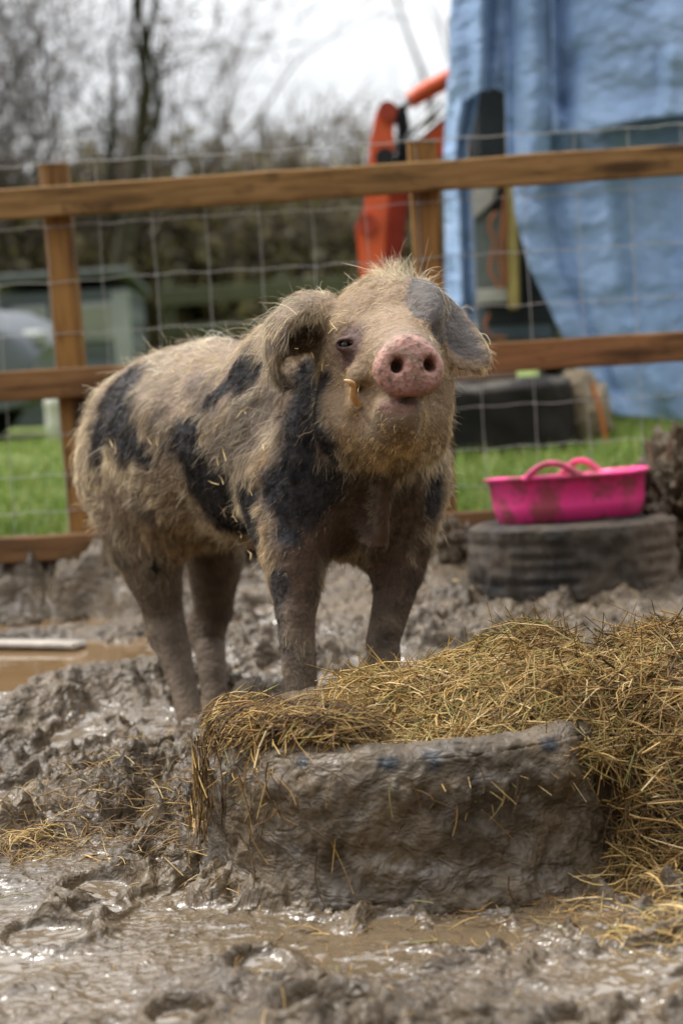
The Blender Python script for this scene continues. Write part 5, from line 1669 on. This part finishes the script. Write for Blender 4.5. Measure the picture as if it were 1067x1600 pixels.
    tearl = sstep(.065, .025, np.linalg.norm(p - P(500, 535, 3.70), axis=1)) ; hair = hair * (1 - .75 * tearl[:, None]) + np.array([.15, .085, .045]) * .75 * tearl[:, None]
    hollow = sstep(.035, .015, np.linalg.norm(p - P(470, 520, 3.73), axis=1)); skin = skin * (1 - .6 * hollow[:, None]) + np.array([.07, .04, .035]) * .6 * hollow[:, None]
    # crest on top of the head
    cr = sstep(.075, .03, np.linalg.norm(p - P(630, 438, 3.76), axis=1)); ln = ln * (1 + .5 * cr)
    return np.clip(hair, .008, .92), np.clip(skin, .006, .8), ln, np.clip(de, 0, 1), bl, face, sn


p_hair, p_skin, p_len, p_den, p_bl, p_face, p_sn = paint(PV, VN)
pig = base("pig", (float(T2[0]), float(T2[1]), float(zt(T2[0], T2[1]))), "hairy cream and black spotted pig standing in mud with its pink snout raised", "pig")
mm = Mat("pig_skin", .62, .25); v = mm.coord()
cc = mm.attr("skin").outputs[0]; cc = mm.mix(mm.rng(mm.noise(v, 55, 5, .65), .45, .75, 0, .45), cc, (.07, .05, .036))
sn_ = mm.attr("snout").outputs[2]
mm.set(color=cc, rough=mm.rng(sn_, 0, 1, .72, .42), sub=.12,
       normal=mm.bump(mm.math('ADD', mm.noise(v, 90, 2, .6), mm.math('MULTIPLY', mm.n("TexVoronoi", i={"Vector": v, "Scale": 85}).outputs[0], .7)), .6, .005))
mm.b.inputs["Subsurface Radius"].default_value = (.012, .005, .003); mm.b.inputs["Subsurface Scale"].default_value = .6
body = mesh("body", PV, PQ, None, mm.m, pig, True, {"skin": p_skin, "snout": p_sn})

# eyes and tusk
M_eye = Mat("wet_dark_eye", .06, .6); M_eye.set(color=(.012, .007, .005, 1), coat=.6)
for c in (EYE, EYE2):
    u, w = np.meshgrid(np.linspace(0, math.pi, 18), np.linspace(0, 2 * math.pi, 28, endpoint=False), indexing='ij')
    S = np.stack([np.sin(u) * np.cos(w), np.sin(u) * np.sin(w), np.cos(u)], -1) * .0115
    mesh("eye", S + c + HF * -.006, grid_quads(18, 28, wrap_v=True)[:, ::-1], None, M_eye.m, pig)
M_tusk = Mat("ivory_tusk", .35, .5); v = M_tusk.coord()
M_tusk.set(color=M_tusk.mix(M_tusk.rng(M_tusk.noise(v, 40, 4), .35, .7), (.62, .47, .24), (.36, .22, .08)), sub=.1)
tp = cat_rom(np.stack([P(560, 634, 3.555), P(551, 617, 3.528), P(552, 603, 3.512), P(546, 597, 3.505), P(537, 594, 3.505)]), 24)
V, Q, T = tubes(tp[None], np.interp(np.linspace(0, 1, 24), [0, .4, .75, 1], [.0068, .0062, .0052, .0018])[None], 14)
tk = mesh("tusk", V, Q, T, M_tusk.m, pig)

# ------------------------------------------------------------------ coat of bristles
ar = .5 * np.linalg.norm(fnm, axis=1)
vis = facing[PQ].any(1)
wt_ = ar * p_den[PQ].mean(1) * np.where(vis, 1.0, .35) * (1 + 2.2 * p_face[PQ].mean(1)) * (1 + 0.8 * (1 - p_len[PQ].mean(1) / .04).clip(0, 1))
NH = 230000
hrn = np.random.default_rng(99)
fi = hrn.choice(len(PQ), NH, p=wt_ / wt_.sum())
a, b = hrn.random((NH, 1)), hrn.random((NH, 1))
lerp4 = lambda A: (A[PQ[fi, 0]] * (1 - a) + A[PQ[fi, 1]] * a) * (1 - b) + (A[PQ[fi, 3]] * (1 - a) + A[PQ[fi, 2]] * a) * b
hp0 = lerp4(PV); hn = unit(lerp4(VN))
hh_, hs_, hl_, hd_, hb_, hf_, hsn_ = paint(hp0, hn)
# direction of growth: back and down over the trunk, away from the snout on the face, down the legs
flow = -AX * 1.0 + np.array([0, 0, -.55])
fl = np.broadcast_to(flow, hp0.shape).copy()
zg = hp0[:, 2] - zt(hp0[:, 0], hp0[:, 1])
lg = sstep(.50, .36, zg)[:, None]; fl = fl * (1 - lg) + np.array([-.12, .10, -1.0]) * lg
fd = unit(hp0 - (SN + HF * .06)); crown_dn = np.array([-.12, -.35, -.5])
topf = sstep(.02, .10, ((hp0 - HD0) @ HU))[:, None]
fdir = fd * (1 - topf) + (fd * .35 + np.array([-.25, -.2, -.25])) * topf
fl = fl * (1 - hf_[:, None]) + fdir * hf_[:, None]
eaw = sstep(.11, .08, np.linalg.norm(hp0 - P(450, 530, 3.69), axis=1))[:, None]; fl = fl * (1 - eaw) + np.array([-.75, -.1, -.75]) * eaw
ebw = sstep(.10, .07, np.linalg.norm(hp0 - P(712, 525, 3.70), axis=1))[:, None]; fl = fl * (1 - ebw) + np.array([.75, -.1, -.6]) * ebw
crw = sstep(.085, .03, np.linalg.norm(hp0 - P(632, 436, 3.76), axis=1))[:, None]
sw = np.stack([noise(hp0, 6, 201), noise(hp0, 6, 202), noise(hp0, 6, 203)], -1) + .7 * np.stack([noise(hp0, 17, 204), noise(hp0, 17, 205), noise(hp0, 17, 206)], -1)
fl = unit(fl) + sw * (.75 - .35 * hf_[:, None])
cl = np.stack([noise(hp0, 75, 207), noise(hp0, 75, 208), noise(hp0, 75, 209)], -1)
fl = fl + cl * .45 + hrn.normal(0, .16, (NH, 3))
tg = unit(fl - (fl * hn).sum(1, keepdims=True) * hn)
lift = np.clip(.24 - .08 * hf_[:, None] + .20 * sw[:, :1] + hrn.normal(0, .12, (NH, 1)) + .75 * crw, .04, 2.2)
d0 = unit(tg + hn * lift)
ln = hl_ * hrn.uniform(.45, 1.15, NH)
stray = hrn.random(NH) < .030
guard = hrn.random(NH) < .16 * (1 - .7 * hf_)
ln[guard] *= 1.25
ln[stray] *= 1.4; d0[stray] = unit(d0[stray] + hn[stray] * .7 + hrn.normal(0, .35, (stray.sum(), 3)))
K5 = 6
pts = np.zeros((NH, K5, 3)); pts[:, 0] = hp0 - hn * .0015
dcur = d0.copy(); wv = hrn.normal(0, .20, (NH, 3)) + cl * .35
for k in range(1, K5):
    dcur = unit(dcur + wv * (.8 if k % 2 else -.2) + np.array([0, 0, -.13]) * (1 - .6 * crw) - hn * .07 * (1 - crw) + hrn.normal(0, .09, (NH, 3)))
    pts[:, k] = pts[:, k - 1] + dcur * (ln / (K5 - 1))[:, None]
# neighbouring bristles stick together in damp locks
from mathutils.kdtree import KDTree
gi = hrn.choice(NH, NH // 50, replace=False)
kd = KDTree(len(gi))
for n_, i_ in enumerate(gi): kd.insert(hp0[i_].tolist(), n_)
kd.balance()
gg_ = np.array([kd.find(c)[1] for c in hp0.tolist()]); gsrc = gi[gg_]
tt_ = (np.linspace(0, 1, K5) ** 1.3)[None, :, None]
own = (np.where(stray, 0, .80) * hrn.uniform(.5, 1.1, NH))[:, None, None]
rel = pts - pts[:, :1]; grel = pts[gsrc] - pts[gsrc][:, :1]
shift = (pts[gsrc][:, :1] - pts[:, :1])
shift = shift * np.minimum(1, np.minimum(.020, .5 * ln)[:, None, None] / np.maximum(np.linalg.norm(shift, axis=-1, keepdims=True), 1e-6))
pts = pts + own * tt_ * (shift + .6 * (grel - rel))
lock = hrn.uniform(.62, 1.20, len(gi))[gg_][:, None]
shade = hrn.uniform(.72, 1.15, (NH, 1)) * lock
# single dark or pale bristles run into each other along the patch borders
pal_ = hrn.random(NH)
mixd = (hb_ > .12) & (hb_ < .88)
isd = pal_ < hb_
hc0 = hh_.copy()
cl_pale = np.array([.66, .56, .42])
hc0[mixd & isd] = hc0[mixd & isd] * .15 + np.array([.015, .0130, .0125]) * .85
hc0[mixd & ~isd] = hc0[mixd & ~isd] * .35 + cl_pale * .65 * hrn.uniform(.6, 1.1, ((mixd & ~isd).sum(), 1))
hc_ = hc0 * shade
gm = guard & (hb_ < .5); hc_[gm] = np.clip(hc_[gm] * 1.25 + .03, 0, .95)
odd = hrn.random(NH) < .10
hc_[odd & (hb_ < .5)] *= .45
odd2 = (hrn.random(NH) < .06) & (hb_ > .4); hc_[odd2] = np.array([.30, .23, .15])
hw = .00022 * (1 + .3 * hsn_) * np.where(guard, 2.1, 1.0) * (1 - .25 * hf_) * hrn.uniform(.7, 1.25, NH)
rads = hw[:, None] * np.array([1, 1, .95, .8, .6, .2])
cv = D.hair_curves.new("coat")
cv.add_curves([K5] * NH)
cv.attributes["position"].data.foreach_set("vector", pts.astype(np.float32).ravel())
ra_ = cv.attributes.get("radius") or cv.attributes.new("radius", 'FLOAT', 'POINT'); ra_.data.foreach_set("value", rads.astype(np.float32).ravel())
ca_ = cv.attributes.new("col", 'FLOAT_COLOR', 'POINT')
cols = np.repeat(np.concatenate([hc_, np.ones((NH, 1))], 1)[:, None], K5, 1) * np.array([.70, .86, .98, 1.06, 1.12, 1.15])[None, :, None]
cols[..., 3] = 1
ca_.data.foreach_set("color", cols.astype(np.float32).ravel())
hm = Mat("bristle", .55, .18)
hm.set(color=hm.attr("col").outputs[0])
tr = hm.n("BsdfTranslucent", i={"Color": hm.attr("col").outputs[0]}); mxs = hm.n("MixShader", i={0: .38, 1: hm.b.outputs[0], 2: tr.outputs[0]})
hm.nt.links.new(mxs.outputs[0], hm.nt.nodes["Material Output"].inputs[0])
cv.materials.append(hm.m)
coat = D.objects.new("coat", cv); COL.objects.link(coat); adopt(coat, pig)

# bits of straw caught in the coat
bp = Pack(); rb = np.random.default_rng(15)
bits = [(290, 565), (285, 570), (275, 590), (300, 580), (388, 655), (345, 750), (368, 810), (375, 845), (185, 690), (190, 700), (330, 690), (360, 715), (548, 500), (520, 520), (505, 545), (515, 575), (560, 610), (352, 790), (420, 700), (300, 650), (390, 868), (470, 545), (245, 690), (395, 760)]
for (x, y) in bits:
    for _ in range(2):
        c = hit(x + rb.normal(0, 5), y + rb.normal(0, 5)); i_ = np.argmin(((PV - c) ** 2).sum(1)); n_ = VN[i_]
        t = unit(np.cross(n_, rb.normal(size=3))); L_ = rb.uniform(.012, .036); o_ = c + n_ * rb.uniform(.012, .022)
        pp = np.stack([o_ - t * L_ * .5, o_ + n_ * rb.normal(0, .003), o_ + t * L_ * .5])
        V, Q, T = tubes(pp[None], np.array([[.0008, .0011, .0006]]), 5); bp.add(V, Q, T, np.array([.62, .46, .22]) * rb.uniform(.6, 1.15))
bs = bp.build("straw_bits", attr_mat("coat_straw", .5, .3), None)
tag(bs, "short bits of straw caught in the pig's coat", "straw", kind="stuff")
